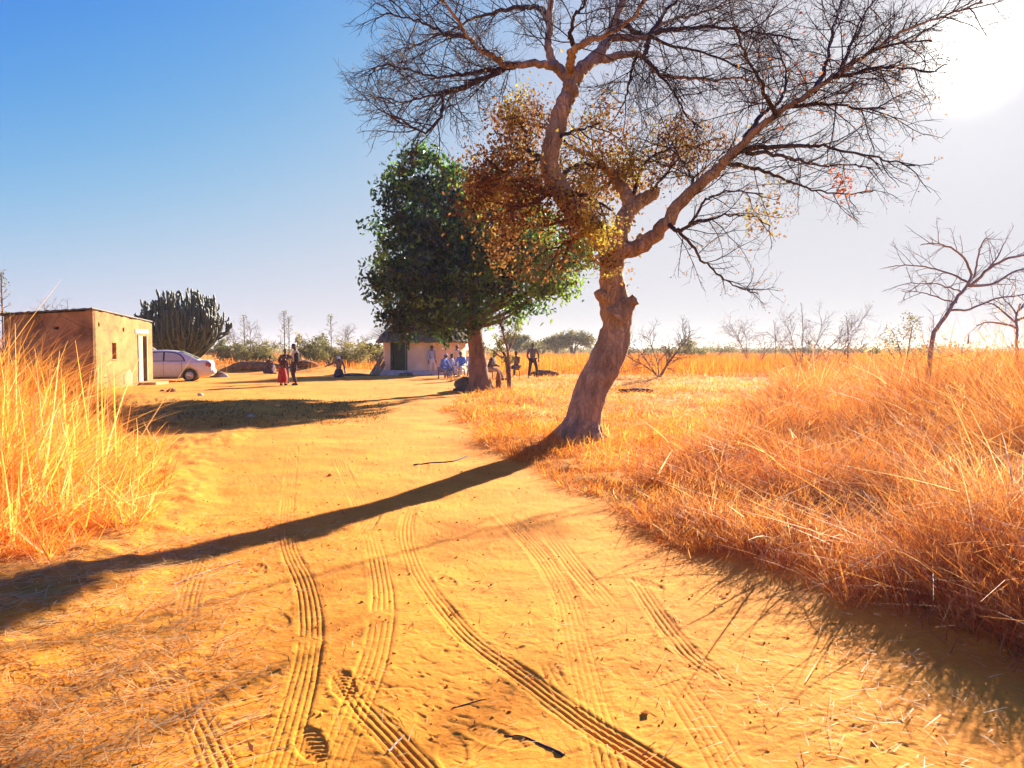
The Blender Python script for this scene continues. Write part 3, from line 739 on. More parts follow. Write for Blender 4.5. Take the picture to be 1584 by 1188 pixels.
def leafy_bush(name, px, Y, wid, h, label, cat, mat, group=None, n=2600, lsize=(.10, .22), trunk=False, hollow=0.5, pytop=None):
    x = (px - 792) / FPX * Y; z = gz(x, Y)
    root = empty(name, (x, Y, z - .03)); tag(root, label, cat, group)
    st = Tubes(); C = []; T = []
    nb = max(5, int(9 * wid / max(h, .5)))
    for k in range(nb):
        az = random.uniform(0, 2 * math.pi); rr = math.sqrt(random.random())
        zc = h * (random.uniform(.55, .86) if trunk else random.uniform(.25, .84)) * (1 - .25 * rr)
        cc = np.array([math.cos(az) * rr * wid * .42, math.sin(az) * rr * wid * .36, zc])
        pl = catmull(np.array([[0.05 * random.gauss(0, 1), 0, 0], [cc[0] * .35, cc[1] * .35, cc[2] * (.7 if trunk else .5)], cc]), 4)
        st.add(pl, np.linspace(.05 if trunk else .03, .012, len(pl)) * (h / 2.5), 5)
        a = wid * random.uniform(.14, .26); b = h * random.uniform(.10, .2)
        m = n // nb; v = RNG.normal(size=(m, 3)); v /= np.linalg.norm(v, axis=1, keepdims=True)
        sub = v[RNG.integers(0, 14, m)] if m > 20 else v
        q = cc + (sub * RNG.uniform(.6, 1.05, (m, 1)) + RNG.normal(size=(m, 3)) * .22) * np.array([a, a, b])
        q[:, 2] = np.maximum(q[:, 2], .02)
        C.append(q); T.append(np.full(m, .5 + .25 * RNG.normal()) + RNG.normal(size=m) * .2)
    st.build("trunk" if trunk else "stem", M_GREYTWIG, root)
    leaves("foliage", np.vstack(C), RNG.uniform(*lsize, sum(len(c) for c in C)), mat, root, np.concatenate(T), .5)
    return root

# slim sapling right of the green tree
def build_sapling():
    Y = 26.5; base = P(788, 608, Y); base.z = gz(base.x, Y)
    root = empty("sapling", base); tag(root, "slim sparse young tree with two thin stems right of the green tree's trunk", "tree")
    off = np.array(base)
    W = lambda pts: np.array([np.array(P(a, b, Y + c)) - off for a, b, c in pts])
    st = Tubes(); tw = Tubes(); tips = []
    S = [([(788, 612, 0), (787, 590, 0), (784, 565, .05), (782, 552, .1), (778, 545, .1), (773, 536, .2), (768, 527, .3)], 7, 2.5), ([(788, 598, 0), (788, 575, 0), (786, 550, -.05), (784, 535, -.1), (778, 515, -.2), (774, 500, -.3), (773, 485, -.3)], 6, 2),
         ([(782, 552, .1), (774, 552, .3), (766, 545, .5), (758, 540, .7)], 4, 1.5), ([(785, 545, 0), (792, 530, .2), (796, 515, .3)], 4, 1.5)]
    for pts, a, b in S:
        pl = catmull(W(pts), 4); st.add(pl, np.linspace(a, b, len(pl)) * Y / FPX / 2, 7, .06)
        ramify(tw, pl, 0, 0, [(.16, .25, .6, .009), (.12, .1, .25, .005)], 0, tips, (4, 3), .22, 0, .45)
    st.build("trunk", M_BARK2, root); tw.build("twigs", M_TWIG, root)
    T = np.array(tips); q = T[RNG.integers(0, len(T), 1000)] + RNG.normal(size=(1000, 3)) * .06
    leaves("foliage", q, RNG.uniform(.06, .11, 1000), M_BUSHLEAF, root, None, .5)
build_sapling()

# candelabra succulent behind the car
def build_euphorbia():
    Y = 46.0; base = P(283, 560, Y); base.z = gz(base.x, Y)
    root = empty("candelabra_tree", base); tag(root, "dark candelabra cactus tree of many upright arms behind the silver car", "tree")
    k = Y / FPX
    tr = Tubes(); tr.add(catmull(np.array([[.0, 0, -.1], [.02, 0, .5], [0, .02, 1.0], [.05, 0, 1.5]]), 4), np.linspace(.24, .17, 13), 10, .06); tr.build("trunk", M_BARK, root)
    ar = Tubes()
    for i in range(185):
        az = random.uniform(0, 2 * math.pi); rr = math.sqrt(random.random())
        a = rr * 72 * k * random.uniform(.85, 1.0)
        ztop = ((540 - 446) * k + 1.5) * (1 - .30 * rr ** 3) * random.choice([random.uniform(.70, .92), random.uniform(.85, 1.03)])
        z0 = random.uniform(.5, 1.3); zb = z0 + rr * random.uniform(.3, 1.3)
        p = np.array([[0, 0, z0], [math.cos(az) * a * .55, math.sin(az) * a * .55, zb], [math.cos(az) * a * .92, math.sin(az) * a * .92, zb + (ztop - zb) * .35],
                      [math.cos(az) * a + random.gauss(0, .05), math.sin(az) * a, ztop * .85 + zb * .15], [math.cos(az) * a * 1.0 + random.gauss(0, .08), math.sin(az) * a, ztop]])
        pl = catmull(p, 6); m = len(pl); u = np.arange(m)
        rad_ = np.interp(np.linspace(0, 1, m), [0, .4, .95, 1], [.05, .066, .082, .02]) * (1 + .25 * np.sin(u * 1.9 + i))
        ar.add(pl, rad_, 5)
        for q in range(random.randint(1, 3)):                       # side arms turning upright
            s0 = pl[random.randint(int(m * .4), int(m * .75))]
            a2 = random.uniform(0, 6.3); l2 = random.uniform(.18, .34)
            e = np.array([s0, s0 + [math.cos(a2) * l2, math.sin(a2) * l2, .08], s0 + [math.cos(a2) * l2 * 1.3, math.sin(a2) * l2 * 1.3, random.uniform(.45, 1.1)]])
            e[:, 2] = np.minimum(e[:, 2], ztop * 1.02)
            e = catmull(e, 5); ar.add(e, np.interp(np.linspace(0, 1, len(e)), [0, .5, .93, 1], [.045, .055, .06, .012]) * (1 + .2 * np.sin(np.arange(len(e)) * 2.1)), 5)
    ar.build("arms", M_EUPH, root)
build_euphorbia()

def sisal(px, ytop, Y, label, n=17, h0=0.5, rosette=True):
    x = (px - 792) / FPX * Y; z = gz(x, Y); top = P(px, ytop, Y).z - z
    root = empty("sisal_plant", (x, Y, z)); tag(root, label, "plant", "flowering sisal plants behind the bushes")
    st = Tubes(); st.add(catmull(np.array([[0, 0, 0], [.04, 0, top * .5], [0, .05, top]]), 5), np.linspace(.05, .025, 11), 6); st.build("flower_stalk", M_GREYTWIG, root)
    tw = Tubes(); C = []
    for i in range(n):
        zz = top * (1 - (1 - h0) * .9 * (i / n) ** 1.4) ; ln = random.uniform(.16, .36) * (0.5 + .8 * min(1, i / n * 2))
        az = i * 2.4; e = np.array([math.cos(az) * ln, math.sin(az) * ln, zz + .16])
        tw.add(np.array([[0, 0, zz - .05], e * [.6, .6, 1] - [0, 0, .1], e]), np.array([.018, .014, .01]), 4)
        C.append(e + RNG.normal(size=(6, 3)) * .07)
    tw.build("flower_branches", M_GREYTWIG, root)
    leaves("blossom", np.vstack(C), .11, M_BUSHLEAF, root, None, .6)
    if rosette:
        b = Blades(); m = 40; az = RNG.random(m) * 6.28
        b.add(np.zeros(m), np.zeros(m), np.zeros(m), RNG.uniform(1, 1.5, m), np.full(m, .1), az, RNG.uniform(.1, 1.1, m), RNG.uniform(0, .15, m), RNG.random(m))
        o = b.build("rosette", M_BUSHLEAF); o.parent = root
sisal(378, 490, 62, "lone short sisal flower stalk above the thorn bush nearest the cactus tree")
sisal(440, 484, 60, "tallest sisal flower stalk, left one of the close pair above the standing man", 20)
sisal(447, 493, 63, "thinner sisal flower stalk, right one of the close pair above the standing man", 16)
sisal(512, 490, 60, "sisal flower stalk standing alone above the kneeling woman with white headscarf")
sisal(5, 424, 37, "tall dark sisal flower stalk behind the mud house at the left edge", 22, .45)

bare_shrub("acacia", 381, 64, 4.3, "flat topped acacia with spreading bare branches behind the yard, right of the cactus tree", "tree", None, 5, M_GREYTWIG, 0, .8, .05, M_BUSHLEAF, 1500)
leafy_bush("bush", 352, 60, 2.8, 2.7, "rounded olive bush next to the candelabra cactus tree", "bush", M_BUSHLEAF, "olive bushes along the yard")
leafy_bush("bush", 397, 62, 3.4, 2.8, "low olive bush under the flat topped acacia", "bush", M_BUSHLEAF, "olive bushes along the yard")
leafy_bush("bush", 480, 60, 3.0, 3.2, "tall olive green bush right of the standing man in the dark jacket", "bush", M_BUSHLEAF, "olive bushes along the yard", 3200)
leafy_bush("bush", 506, 64, 3.0, 3.0, "olive bush at the foot of the lone sisal stalk", "bush", M_BUSHLEAF, "olive bushes along the yard")
bare_shrub("acacia", 536, 63, 4.0, "thorny acacia with thin leaves rising just left of the round hut", "tree", None, 5, M_GREYTWIG, 0, .7, .045, M_BUSHLEAF, 1700)
leafy_bush("bush", 545, 58, 3.3, 2.6, "broad olive bush between the kneeling woman and the round hut", "bush", M_BUSHLEAF, "olive bushes along the yard")
leafy_bush("bush", 572, 62, 2.4, 2.6, "olive bush touching the left side of the round hut", "bush", M_BUSHLEAF, "olive bushes along the yard")
bare_shrub("acacia", 28, 52, 6.2, "pale grey acacia crown showing above the mud house roof", "tree", None, 6, M_GREYTWIG, 0, .9, .06, M_PALEBUSH, 2200)
# hazy trees on the horizon to the right of the hut
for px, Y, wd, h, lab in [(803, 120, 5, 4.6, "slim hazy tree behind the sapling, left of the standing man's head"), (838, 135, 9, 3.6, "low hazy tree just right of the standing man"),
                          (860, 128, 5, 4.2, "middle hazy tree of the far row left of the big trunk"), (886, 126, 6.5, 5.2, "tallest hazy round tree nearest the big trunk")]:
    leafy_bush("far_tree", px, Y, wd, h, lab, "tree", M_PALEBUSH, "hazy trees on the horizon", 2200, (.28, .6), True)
bare_shrub("thorn_bush", 1020, 37, 3.0, "bare dark thorn bush right of the big trunk", "shrub", None, 6, M_GREYTWIG, .05, .75, .035)
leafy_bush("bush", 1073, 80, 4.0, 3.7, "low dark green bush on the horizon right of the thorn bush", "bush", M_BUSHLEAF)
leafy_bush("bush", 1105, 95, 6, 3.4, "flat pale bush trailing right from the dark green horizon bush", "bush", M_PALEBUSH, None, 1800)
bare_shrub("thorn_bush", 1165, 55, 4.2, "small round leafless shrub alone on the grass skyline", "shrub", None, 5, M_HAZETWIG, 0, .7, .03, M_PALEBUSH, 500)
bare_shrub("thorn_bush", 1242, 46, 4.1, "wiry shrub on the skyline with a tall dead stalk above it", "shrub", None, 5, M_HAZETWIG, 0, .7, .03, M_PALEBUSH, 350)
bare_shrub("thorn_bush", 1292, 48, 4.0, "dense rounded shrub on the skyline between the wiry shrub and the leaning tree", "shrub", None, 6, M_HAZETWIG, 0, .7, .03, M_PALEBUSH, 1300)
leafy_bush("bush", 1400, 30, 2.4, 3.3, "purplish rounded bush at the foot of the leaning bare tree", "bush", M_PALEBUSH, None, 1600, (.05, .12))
# two tall dead stalks on the skyline
def dead_stalk(px, ytop, Y, label):
    x = (px - 792) / FPX * Y; z = gz(x, Y); top = P(px, ytop, Y).z - z
    t = Tubes(); pl = catmull(np.array([[0, 0, 0], [.05, 0, top * .5], [-.02, 0, top * .85], [-.12, 0, top]]), 5); t.add(pl, np.linspace(.03, .012, len(pl)), 5)
    for k in range(5):
        zz = top * (.75 + .05 * k); t.add(np.array([[0, 0, zz], [random.uniform(-.25, .25), random.uniform(-.2, .2), zz + .2]]), np.array([.012, .006]), 3)
    o = t.build("dead_stalk", M_GREYTWIG); o.location = (x, Y, z); tag(o, label, "plant", "tall dead stalks on the skyline")
dead_stalk(1198, 495, 50, "thin dead stalk with a hooked tip right of the small leafless shrub")
dead_stalk(1240, 468, 46, "tallest thin dead stalk standing above the wiry skyline shrub")
dead_stalk(1310, 488, 44, "thin dead stalk poking above the dense rounded skyline shrub")
# leaning bare tree at the right edge
def build_right_tree(name, Y, px, py, limbs, label):
    base = P(px, py, Y); base.z = gz(base.x, Y)
    root = empty(name, base); tag(root, label, "tree"); off = np.array(base)
    W = lambda pts: np.array([np.array(P(a, b, Y + c)) - off for a, b, c in pts])
    tr = Tubes(); tw = Tubes(); tips = []
    for i, (pts, a, b) in enumerate(limbs):
        pl = catmull(W(pts), 4); pl[1:-1] += RNG.normal(size=(len(pl) - 2, 3)) * .008
        if i == 0: pl = np.vstack([[0, 0, -.05], pl])
        (tr if i == 0 else tw).add(pl, np.linspace(a, b, len(pl)) * Y / FPX / 2, 7 if i == 0 else 5, .05)
        ramify(tw, pl, 0, 0, [(.16, .3, 1.1, .008), (.15, .12, .4, .005)], 0, tips, (4, 3), .2, 0, .25)
    tr.build("trunk", M_HAZETWIG, root); tw.build("branches", M_HAZETWIG, root)
build_right_tree("leaning_tree", 17, 1432, 565, [
    ([(1440, 540, 0), (1445, 515, 0), (1460, 492, 0), (1478, 465, .1), (1497, 440, .2), (1503, 425, .3)], 7.5, 3.5),
    ([(1503, 425, .3), (1492, 400, 0), (1470, 382, -.3), (1445, 377, -.6), (1424, 379, -.8)], 4, 1.5), ([(1500, 440, .3), (1475, 425, .6), (1440, 414, 1), (1400, 410, 1.3), (1374, 413, 1.5)], 4, 1.5),
    ([(1506, 430, .3), (1512, 405, .2), (1515, 385, .1), (1526, 368, 0)], 3.5, 1.5), ([(1503, 440, .2), (1530, 415, 0), (1560, 400, -.2), (1590, 395, -.3), (1620, 400, -.4)], 5, 2),
    ([(1497, 442, .2), (1535, 440, .5), (1570, 420, .8), (1610, 412, 1)], 5, 2), ([(1490, 452, .2), (1470, 445, -.2), (1440, 438, -.6), (1398, 440, -.9)], 3, 1.2),
    ([(1480, 468, .1), (1455, 462, .4), (1425, 452, .7), (1395, 450, .9)], 3, 1.2), ([(1520, 425, .2), (1545, 395, .3), (1552, 378, .4)], 3, 1.2), ([(1470, 480, .1), (1500, 478, .4), (1540, 462, .8), (1600, 455, 1)], 4, 2)],
    "leaning bare tree with long drooping thin branches at the right edge")
build_right_tree("bare_tree", 22, 1572, 560, [
    ([(1574, 550, 0), (1572, 530, 0), (1574, 510, 0), (1572, 490, 0), (1578, 470, .1)], 5, 2.5),
    ([(1573, 500, 0), (1555, 485, .3), (1535, 470, .6), (1515, 468, .8)], 4, 1.5), ([(1574, 508, 0), (1555, 502, -.3), (1530, 498, -.6), (1510, 503, -.8)], 4, 1.5), ([(1576, 480, 0), (1590, 465, 0), (1610, 455, 0)], 4, 2), ([(1573, 495, 0), (1590, 490, -.2), (1620, 480, -.4)], 4, 2), ([(1574, 488, 0), (1560, 470, .2), (1545, 455, .4)], 3, 1)],
    "small bare twiggy tree cut by the right picture edge behind the leaning one")

# ------------------------------------------------------------------ mud house on the left
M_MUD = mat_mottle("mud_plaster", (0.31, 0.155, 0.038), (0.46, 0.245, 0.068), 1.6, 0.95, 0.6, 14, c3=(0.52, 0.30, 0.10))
M_MUDSHADE = mat_mottle("shade_toned_mud", (0.22, 0.105, 0.038), (0.44, 0.235, 0.09), 1.3, 0.95, 0.6, 12)  # darker mud copy for walls facing away from the sun, shade in the colour
M_ROOF = mat_mottle("weathered_roof_sheet", (0.05, 0.045, 0.04), (0.14, 0.12, 0.10), 3, 0.7, 0.3)
def stained(m, sc_=.55, lo=.55, cr_scale=1.7):
    n, l = m.node_tree.nodes, m.node_tree.links
    b = next(x for x in n if x.type == 'BSDF_PRINCIPLED'); cr = next(x for x in n if x.type == 'VALTORGB'); t = next(x for x in n if x.type == 'TEX_COORD')
    z = n.new('ShaderNodeTexNoise'); z.inputs['Scale'].default_value = sc_; z.inputs['Detail'].default_value = 8; z.inputs['Roughness'].default_value = .7; l.new(t.outputs['Object'], z.inputs['Vector'])
    g = n.new('ShaderNodeMapRange'); g.inputs['From Min'].default_value = .38; g.inputs['From Max'].default_value = .52; g.inputs['To Min'].default_value = lo; l.new(z.outputs['Fac'], g.inputs['Value'])
    w_ = n.new('ShaderNodeMix'); w_.data_type = 'RGBA'; w_.blend_type = 'ADD'; w_.inputs['Factor'].default_value = .5; l.new(t.outputs['Object'], w_.inputs['A']); l.new(z.outputs['Color'], w_.inputs['B'])
    v = n.new('ShaderNodeTexVoronoi'); v.feature = 'DISTANCE_TO_EDGE'; v.inputs['Scale'].default_value = cr_scale; l.new(w_.outputs['Result'], v.inputs['Vector'])
    c_ = n.new('ShaderNodeMapRange'); c_.inputs['From Max'].default_value = .02; c_.inputs['To Min'].default_value = .45; l.new(v.outputs['Distance'], c_.inputs['Value'])
    mu = n.new('ShaderNodeMath'); mu.operation = 'MULTIPLY'; l.new(g.outputs[0], mu.inputs[0]); l.new(c_.outputs[0], mu.inputs[1])
    mx = n.new('ShaderNodeMix'); mx.data_type = 'RGBA'; mx.blend_type = 'MULTIPLY'; mx.inputs['Factor'].default_value = 1
    l.new(cr.outputs[0], mx.inputs['A']); l.new(mu.outputs[0], mx.inputs['B']); l.new(mx.outputs['Result'], b.inputs['Base Color'])
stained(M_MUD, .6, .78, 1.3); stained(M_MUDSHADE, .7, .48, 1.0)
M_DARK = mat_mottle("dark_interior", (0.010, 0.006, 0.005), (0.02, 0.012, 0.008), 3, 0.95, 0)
M_WHITE = mat_mottle("chalky_white_paint", (0.40, 0.32, 0.19), (0.52, 0.44, 0.29), 3, 0.8, 0.2)
M_REDWOOD = mat_mottle("red_brown_wood", (0.16, 0.04, 0.02), (0.28, 0.08, 0.035), 6, 0.8, 0.3)
M_EARTH = mat_mottle("red_earth", (0.16, 0.05, 0.02), (0.36, 0.14, 0.04), 5, 0.95, 0.8, 18)
M_STONE = mat_mottle("pale_stone", (0.42, 0.30, 0.20), (0.68, 0.54, 0.38), 6, 0.9, 0.7, 20)
M_DARKSTONE = mat_mottle("dark_stone", (0.045, 0.028, 0.03), (0.12, 0.07, 0.06), 6, 0.9, 0.8, 18)
M_CONC = mat_mottle("worn_plaster_step", (0.34, 0.21, 0.08), (0.52, 0.34, 0.15), 5, 0.9, 0.5)

def wall_with_holes(bm, p0, p1, t, ztop0, ztop1, holes, z0=-0.15, inward=None):
    """solid wall slab from p0 to p1 (xy), thickness t inward, with rectangular openings (s0,s1,z0,z1)"""
    p0 = Vector((*p0, 0)); p1 = Vector((*p1, 0)); L = (p1 - p0).length; d = (p1 - p0) / L
    ss = sorted({0, L} | {h[0] for h in holes} | {h[1] for h in holes} | {L * k / 10 for k in range(11)})
    top = lambda s: ztop0 + (ztop1 - ztop0) * s / L
    for a, b in zip(ss[:-1], ss[1:]):
        hs = sorted([(h[2], h[3]) for h in holes if h[0] <= a + 1e-6 and h[1] >= b - 1e-6])
        z = z0; spans = []
        for h0, h1 in hs: spans.append((z, h0)); z = h1
        spans.append((z, None))
        for u, v in spans:
            q = []
            for s, zz in ((a, u), (b, u), (b, top(b) if v is None else v), (a, top(a) if v is None else v)):
                p = p0 + d * s; q.append((p, zz))
            f = [bm.verts.new((p.x, p.y, zz)) for p, zz in q] + [bm.verts.new((p.x + inward.x * t, p.y + inward.y * t, zz)) for p, zz in q]
            for k in [(0, 1, 2, 3), (7, 6, 5, 4), (0, 4, 5, 1), (1, 5, 6, 2), (2, 6, 7, 3), (3, 7, 4, 0)]: bm.faces.new([f[i] for i in k])
    bmesh.ops.remove_doubles(bm, verts=bm.verts, dist=.002)
def build_house():
    C0 = Vector((-14.95, 27.5)); ex = Vector((-.5, 5.6)).normalized(); LR = 5.6     # corner, along the sunny side
    ey = Vector((-ex.y, ex.x)); LF = 3.0                                              # along the shaded front
    zg = gz(C0.x, C0.y)
    root = empty("mud_house", (C0.x, C0.y, zg)); tag(root, "flat roofed mud brick house with one small dark window and white door frame", "house")
    L = lambda s, t_: (ex * s + ey * t_)
    zc, zr, zl, zb = 2.86, 2.58, 2.66, 2.40
    bm = bmesh.new()
    wall_with_holes(bm, L(0, 0), L(LR, 0), .22, zc, zr, [(1.55, 1.95, 1.10, 1.72), (4.08, 4.92, 0.14, 2.02), (.42, .56, 2.30, 2.45), (2.55, 2.72, 2.16, 2.32)], inward=ey)
    jit = random.Random(3)
    for v in bm.verts:
        if v.co.z > 2.4: v.co.z += jit.uniform(-.03, .05)
    side = bm_obj("side_wall", bm, M_MUD, root); side['label'] = "sunlit yellow side wall"
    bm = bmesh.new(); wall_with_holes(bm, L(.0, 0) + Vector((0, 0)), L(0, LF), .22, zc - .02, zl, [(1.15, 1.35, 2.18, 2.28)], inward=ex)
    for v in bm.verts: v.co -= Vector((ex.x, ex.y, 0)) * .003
    fw = bm_obj("front_wall", bm, M_MUDSHADE, root); fw['label'] = "front mud wall with shade put into its brown colour"
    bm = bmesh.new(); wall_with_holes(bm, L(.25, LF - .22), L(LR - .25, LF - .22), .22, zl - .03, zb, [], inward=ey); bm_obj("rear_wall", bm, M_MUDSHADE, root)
    bm = bmesh.new(); wall_with_holes(bm, L(LR - .22, .23), L(LR - .22, LF), .22, zr - .03, zb, [], inward=ex); bm_obj("end_wall", bm, M_MUD, root)
    # sheet roof with a thin overhang
    bm = bmesh.new(); n = 26; top = []; bot = []
    for i in range(n + 1):
        for j in range(2):
            s = -.14 + (LR + .1) * j; t_ = -.05 + (LF + .30) * i / n
            z = zc + (zr - zc) * s / LR + (zl - zc) * t_ / LF + .035 + .018 * math.cos(i * 2.6)
            p = L(s, t_); top.append(bm.verts.new((p.x, p.y, z + .045))); bot.append(bm.verts.new((p.x, p.y, z)))
    for i in range(n):
        a, b, c, d = 2 * i, 2 * i + 1, 2 * i + 3, 2 * i + 2
        bm.faces.new([top[a], top[b], top[c], top[d]]); bm.faces.new([bot[d], bot[c], bot[b], bot[a]])
        bm.faces.new([top[a], top[d], bot[d], bot[a]]); bm.faces.new([top[b], bot[b], bot[c], top[c]])
    bm.faces.new([top[0], bot[0], bot[1], top[1]]); bm.faces.new([top[2 * n], top[2 * n + 1], bot[2 * n + 1], bot[2 * n]])
    bm_obj("roof", bm, M_ROOF, root)
    def slab(name, s0, s1, t0, t1, z0, z1, mat, par=root):
        bm = bmesh.new(); box(bm, (s0, t0, z0), (s1, t1, z1), Matrix(((ex.x, ey.x, 0, 0), (ex.y, ey.y, 0, 0), (0, 0, 1, 0), (0, 0, 0, 1))))
        bmesh.ops.bevel(bm, geom=list(bm.edges), offset=.008, segments=1, affect='EDGES')
        return bm_obj(name, bm, mat, par)
    for s0, wd, z in [(1.9, .5, 2.80), (3.0, .35, 2.74), (3.6, .6, 2.71), (4.9, .4, 2.66)]:            # bricks weighing the roof down
        slab("roof_stone", s0, s0 + wd, .04, .24, z - .06, z + .06, M_MUD)
    wi = slab("window", 1.553, 1.947, .10, .12, 1.103, 1.717, M_REDWOOD); wi['label'] = "dark boarded window opening"
    slab("sill", 1.50, 2.0, -.03, .02, 1.05, 1.098, M_MUD, wi)
    slab("vent", .423, .557, .12, .14, 2.303, 2.447, M_DARK); slab("vent", 2.553, 2.717, .12, .14, 2.163, 2.317, M_DARK)
    dr = slab("door", 4.50, 4.917, .16, .19, .143, 2.017, M_DARK); dr['label'] = "dark gap of the half open door"
    dl = slab("door_leaf", 4.083, 4.50, -.02, .03, .143, 2.017, M_WHITE)
    slab("door_frame", 4.02, 4.08, -.035, .02, .143, 2.08, M_WHITE, dl); slab("door_frame", 4.925, 5.0, -.03, .02, .143, 2.08, M_WHITE, dr)
    slab("lintel", 3.75, 5.2, -.025, .005, 2.12, 2.30, M_WHITE)
    slab("door_step", 3.85, 5.3, -.75, -.004, -.1, .12, M_CONC)
    bm = bmesh.new()
    bmesh.ops.create_icosphere(bm, subdivisions=3, radius=1)
    for v in bm.verts:
        q = v.co.copy(); p = L(3.0 + q.x * .45, q.y * .035); v.co = Vector((p.x, p.y, .28 + q.z * .36 * (1 + .15 * math.sin(q.x * 5))))
    bm_obj("plaster_patch", bm, M_CONC, root, True)
    bm = bmesh.new()
    for s0, s1, t0 in [(-.03, 5.65, 0)]:
        box(bm, (-.06, -.10, -.1), (3.8, -.004, .10), Matrix(((ex.x, ey.x, 0, 0), (ex.y, ey.y, 0, 0), (0, 0, 1, 0), (0, 0, 0, 1))))
    bm_obj("footing", bm, M_MUD, root)
build_house()

# ------------------------------------------------------------------ round hut under the green tree
M_HUTWALL = mat_mottle("pink_mud_plaster", (0.62, 0.43, 0.27), (0.80, 0.60, 0.41), 1.4, 0.95, 0.4, 12)
M_PLINTH = mat_mottle("grey_mud_plinth", (0.42, 0.34, 0.29), (0.60, 0.50, 0.43), 3, 0.95, 0.4)
M_THATCH = mat_mottle("old_thatch", (0.05, 0.042, 0.02), (0.15, 0.12, 0.055), 9, 0.95, 1.0, 30, stretch=(1, 1, .3))
def build_hut():
    Y = 45.5; cx = (655 - 792) / FPX * Y * 0.985; R = 2.42; z = gz(cx, Y)
    root = empty("round_hut", (cx, Y, z)); tag(root, "round mud hut with a conical thatched roof and dark doorway under the green tree", "hut")
    da = math.atan2(-1, -.62)                         # doorway azimuth, left of the side facing the camera
    bm = bmesh.new(); n = 72
    zs = [-.1, .25, 2.02, 2.25]
    dw = .21
    ring = []
    for i in range(n):
        a = 2 * math.pi * i / n
        ring.append([bm.verts.new((R * math.cos(a), R * math.sin(a), q)) for q in zs])
    def isdoor(i):
        a = 2 * math.pi * (i + .5) / n; return abs((a - da + math.pi) % (2 * math.pi) - math.pi) < dw
    for i in range(n):
        j = (i + 1) % n
        for k in range(3):
            if k == 1 and isdoor(i): continue
            bm.faces.new([ring[i][k], ring[j][k], ring[j][k + 1], ring[i][k + 1]])
    bm_obj("wall", bm, M_HUTWALL, root, True)
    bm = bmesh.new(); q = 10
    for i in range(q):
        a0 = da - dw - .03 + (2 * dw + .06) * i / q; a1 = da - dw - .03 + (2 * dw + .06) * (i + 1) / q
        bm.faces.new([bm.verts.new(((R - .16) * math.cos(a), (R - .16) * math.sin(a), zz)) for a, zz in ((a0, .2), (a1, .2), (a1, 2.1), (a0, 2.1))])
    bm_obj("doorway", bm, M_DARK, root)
    for sgn in (-1, 1):
        a = da + sgn * (dw + .025); t = Tubes()
        t.add(np.array([[(R - .02) * math.cos(a), (R - .02) * math.sin(a), .2], [(R - .02) * math.cos(a), (R - .02) * math.sin(a), 2.05]]), np.array([.06, .06]), 8); t.build("door_post", M_TWIG, root)
    bm = bmesh.new(); pr = [(R + .34, -.12), (R + .32, .17), (R + .26, .22), (R - .05, .24)]; rr_ = []
    for i in range(n):
        a = 2 * math.pi * i / n; rr_.append([bm.verts.new((r * math.cos(a), r * math.sin(a), zz)) for r, zz in pr])
    for i in range(n):
        for k in range(3): bm.faces.new([rr_[i][k], rr_[(i + 1) % n][k], rr_[(i + 1) % n][k + 1], rr_[i][k + 1]])
    bm_obj("plinth", bm, M_PLINTH, root, True)
    # thatch: ragged cone with thickness
    V = []; prof = [(R + .05, 1.98), (R + .42, 1.80), (R + .46, 1.88), (R + .1, 2.28), (1.6, 3.15), (.8, 3.95), (.22, 4.5), (.02, 4.62)]
    N = 96
    for i in range(N):
        a = 2 * math.pi * i / N
        for k, (r, zz) in enumerate(prof):
            j = random.gauss(0, .025)
            V.append(((r + j) * math.cos(a), (r + j) * math.sin(a), zz + random.gauss(0, .02)))
    K = len(prof); Q = [(i * K + k, ((i + 1) % N) * K + k, ((i + 1) % N) * K + k + 1, i * K + k + 1) for i in range(N) for k in range(K - 1)]
    roof = mesh_np("thatch_roof", V, Q, None, M_THATCH, root, smooth=False)
    b = Blades(); m = 1800; a = RNG.random(m) * 6.283; rr = RNG.uniform(.3, R + .4, m); zz = np.interp(rr, [.0, .8, 1.6, R + .46], [4.6, 3.97, 3.17, 1.86])
    b.add(rr * np.cos(a), rr * np.sin(a), zz + .06, np.full(m, .35), np.full(m, .03), a, RNG.uniform(1.5, 2.2, m), np.full(m, .1), RNG.random(m) * .3)
    V = np.vstack(b.V); V[:, 2] -= 0
    o = b.build("loose_thatch", M_WEED); o.parent = roof
    # dark plank and branches leaning beside the door
    t = Tubes()
build_hut()
def lean_poles():
    Y = 43.2
    t = Tubes()
    for (a, b, r) in [((572, 582), (592, 545), .07), ((575, 582), (593, 552), .06), ((580, 582), (594, 560), .08), ((577, 583), (590, 556), .09), ((584, 582), (595, 564), .07)]:
        p, q = P(*a, Y - .3), P(*b, Y + .5); p.z = gz(p.x, p.y) + r * .5
        t.add(np.array([p, (p + q) / 2 + Vector((.03, 0, 0)), q]), np.array([r, r * .9, r * .8]), 7, .1)
    o = t.build("firewood_stack", M_BARK); tag(o, "dark stack of poles leaning against the left side of the round hut", "firewood")
lean_poles()

